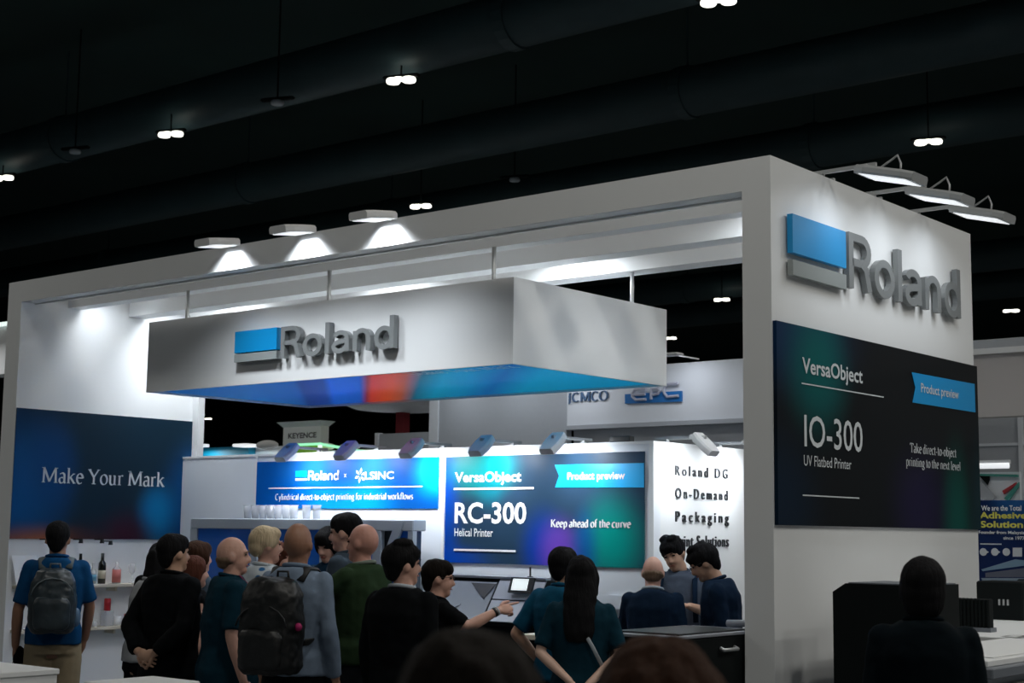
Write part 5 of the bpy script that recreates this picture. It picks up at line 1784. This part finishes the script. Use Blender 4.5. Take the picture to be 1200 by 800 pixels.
# 6 blonde woman
floral = mat('floral_print', srgb(190, 200, 208), .8)
nt = floral.node_tree
vo = nt.nodes.new('ShaderNodeTexVoronoi'); vo.inputs['Scale'].default_value = 13
tc = nt.nodes.new('ShaderNodeTexCoord'); nt.links.new(tc.outputs['Object'], vo.inputs['Vector'])
cr_ = nt.nodes.new('ShaderNodeValToRGB')
cr_.color_ramp.elements[0].position = .28; cr_.color_ramp.elements[0].color = (*srgb(20, 95, 150), 1)
cr_.color_ramp.elements[1].position = .36; cr_.color_ramp.elements[1].color = (*srgb(182, 192, 200), 1)
nt.links.new(vo.outputs['Distance'], cr_.inputs[0]); nt.links.new(cr_.outputs[0], nt.nodes['Principled BSDF'].inputs['Base Color'])
person('woman with short pale blonde hair and a white and blue floral blouse, right profile', 318, 9.9, 617, 62, 'light', 'blonde', 'updo', floral, female=True, arms=('bent', 'bent'), width=1.08)
person('person with reddish brown hair low behind the backpacker', 335, 11.2, 636, 120, 'light', 'auburn', 'bob', SH['brown'], female=True, fine=False)
# 8 man with large black backpack
r, B, Hd, HP, k = person('bald tanned man in grey blue shirt wearing a big black backpack, facing away', 355, 8.7, 612, 20, 'tan', 'grey', 'bald', SH['greyblue'], sleeve='long',
    width=1.02, arms=('hang', 'hang'), trouser=TR['black'], turn=-6)
pk = mat('black_pack_nylon', srgb(12, 15, 17), .45, noise_amt=.25, noise_scale=8, bump=.3, bump_scale=30)
bp2 = backpack(r, B, k, 'big rounded black backpack on the bald tanned man', pk, mat('black_strap', srgb(26, 29, 32), .6), w=.165, d=.125, z0=.92, z1=1.42, cy=-.27)
part('red_tag', MB().ell(B((.172, -.30, 1.17)), (.022, .018, .022)), M['magenta'], bp2, smooth=True, local=True)
part('white_pipe', MB().tube([B((-.10, -.415, 1.10)), B((-.095, -.42, 1.02))], .006, 6), WHITEC, bp2, local=True)
# 9, 10
person('person with black fringe looking down, between the backpacker and the tall man', 394, 11.0, 618, -150, 'light', 'black', 'bob', SH['darkblue'], nod=20, fine=True)
person('tall man with swept back dark hair and slate shirt, left profile', 411, 10.3, 602, -75, 'light', 'black', 'short', SH['slate'], nod=6, width=1.1)
# 11 green
r, B, Hd, HP, k = person('bald man in olive green polo with folded arms, left profile', 429, 9.5, 613, -62, 'ruddy', 'grey', 'bald', SH['green'], arms=('crossed', 'crossed'),
    width=1.18, depth=1.2, turn=-4, collar=cloth(120, 130, 120, 'pale_strap'))
# 12 suited
person('man in black suit with white collar, back turned, in front of the olive shirt', 478, 8.2, 636, 30, 'light', 'black', 'messy', SH['suit'], sleeve='long', jacket=True, hem=.80,
       collar=WHITEC, width=1.0, turn=32, trouser=TR['black'])
# 13 pointing
r, B, Hd, HP, k = person('person with glasses in black shirt pointing at the console screen', 510, 9.0, 655, 66, 'light', 'darkbrown', 'short', SH['black'], sleeve='short',
    arms=(((.22, .12, 1.31), (.21, .33, 1.43), (-.05, 1, .12), (.85, .0, .5)), 'bent'), glasses=True, turn=18, width=1.12, lean=.08)
el, wr = HP[1][1], HP[1][2]
ax = (wr-el)/np.linalg.norm(wr-el)
part('bracelet', MB().tube([wr-ax*.035, wr-ax*.02], .031*k, 14), M['black'], r, smooth=True, local=True)
part('bracelet', MB().tube([wr-ax*.015, wr-ax*.006], .0305*k, 14), WHITEC, r, smooth=True, local=True)
part('lanyard_card', MB().box(.02, .07, .14, .146, 1.10, 1.18), WHITEC, r, local=True)
# 14, 15
r, B, Hd, HP, k = person('man in teal blue polo, hand on hip, facing the back wall', 664, 9.3, 641, 28, 'asian', 'black', 'short', SH['tealblue'], arms=('hip', 'hip'), turn=14, width=1.02)
ring_strap('lanyard', r, B, [(-.06, -.055, 1.48), (.0, -.082, 1.495), (.06, -.055, 1.48)], .006, M['cyanbanner'])
r, B, Hd, HP, k = person('woman with long straight black hair and dark teal tee, hands clasped behind her', 684, 8.6, 652, 8, 'pale', 'black', 'long', SH['teal'], female=True,
    arms=(((.245, -.07, 1.15), (.06, -.19, .985), (-.45, -.1, -.8), (0, -1, .1)), ((.245, -.07, 1.15), (.05, -.17, 1.0), (-.3, -.1, -.9), (0, -1, .1))), width=1.08, trouser=TR['black'])
ring_strap('bag_strap', r, B, [(-.06, -.09, 1.43), (.0, -.155, 1.33), (.08, -.158, 1.20), (.14, -.13, 1.08)], .011, WHITEC)
# 16 17 18
r, B, Hd, HP, k = person('older bald man in navy polo with white collar, leaning over the worktop', 766, 10.1, 650, 8, 'light', 'grey', 'fringe', SH['navy'], collar=WHITEC,
    arms=('hang', 'reach'), width=1.0, depth=1.05, lean=.12, nod=10)
r, B, Hd, HP, k = person('young man in grey polo with dark straps, head tilted, looking down at the printer', 797, 11.0, 629, -168, 'asian', 'black', 'messy', SH['greypolo'],
    arms=('hang', 'pointshort'), nod=16, roll=14, turn=14, width=1.0, xy=None)
for s_ in (-1, 1):
    ring_strap('shoulder_strap', r, B, [(s_*.11, -.09, 1.44), (s_*.115, .0, 1.462), (s_*.12, .10, 1.39), (s_*.125, .135, 1.25), (s_*.13, .13, 1.12)], .020, SH['navy'])
r, B, Hd, HP, k = person('man with glasses in navy jacket looking down, right beside the corner pillar', 850, 10.2, 636, -80, 'asian', 'black', 'messy', SH['navy'], sleeve='long', jacket=True,
    glasses=True, nod=22, lean=.14, width=1.02, arms=('bent', 'bent'))
# foreground and right
person('dark haired onlooker in the foreground, only the crown of the head in frame, left one', 556, 1.78, 747, 5, 'asian', 'darkbrown', 'bob', SH['black'], fine=True, sleeve='long', hs=1.06, width=.95)
person('brown haired onlooker in the foreground, only the crown of the head in frame, right one', 775, 2.15, 758, 8, 'asian', 'brown', 'bob', SH['black'], fine=True, female=True, sleeve='long', hs=1.14)
person('person in night teal tee seen from behind in front of the flatbed printer', 1079, 5.9, 654, 12, 'asian', 'black', 'bob', SH['nightteal'], width=.96,
       arms=('hang', 'hang'))
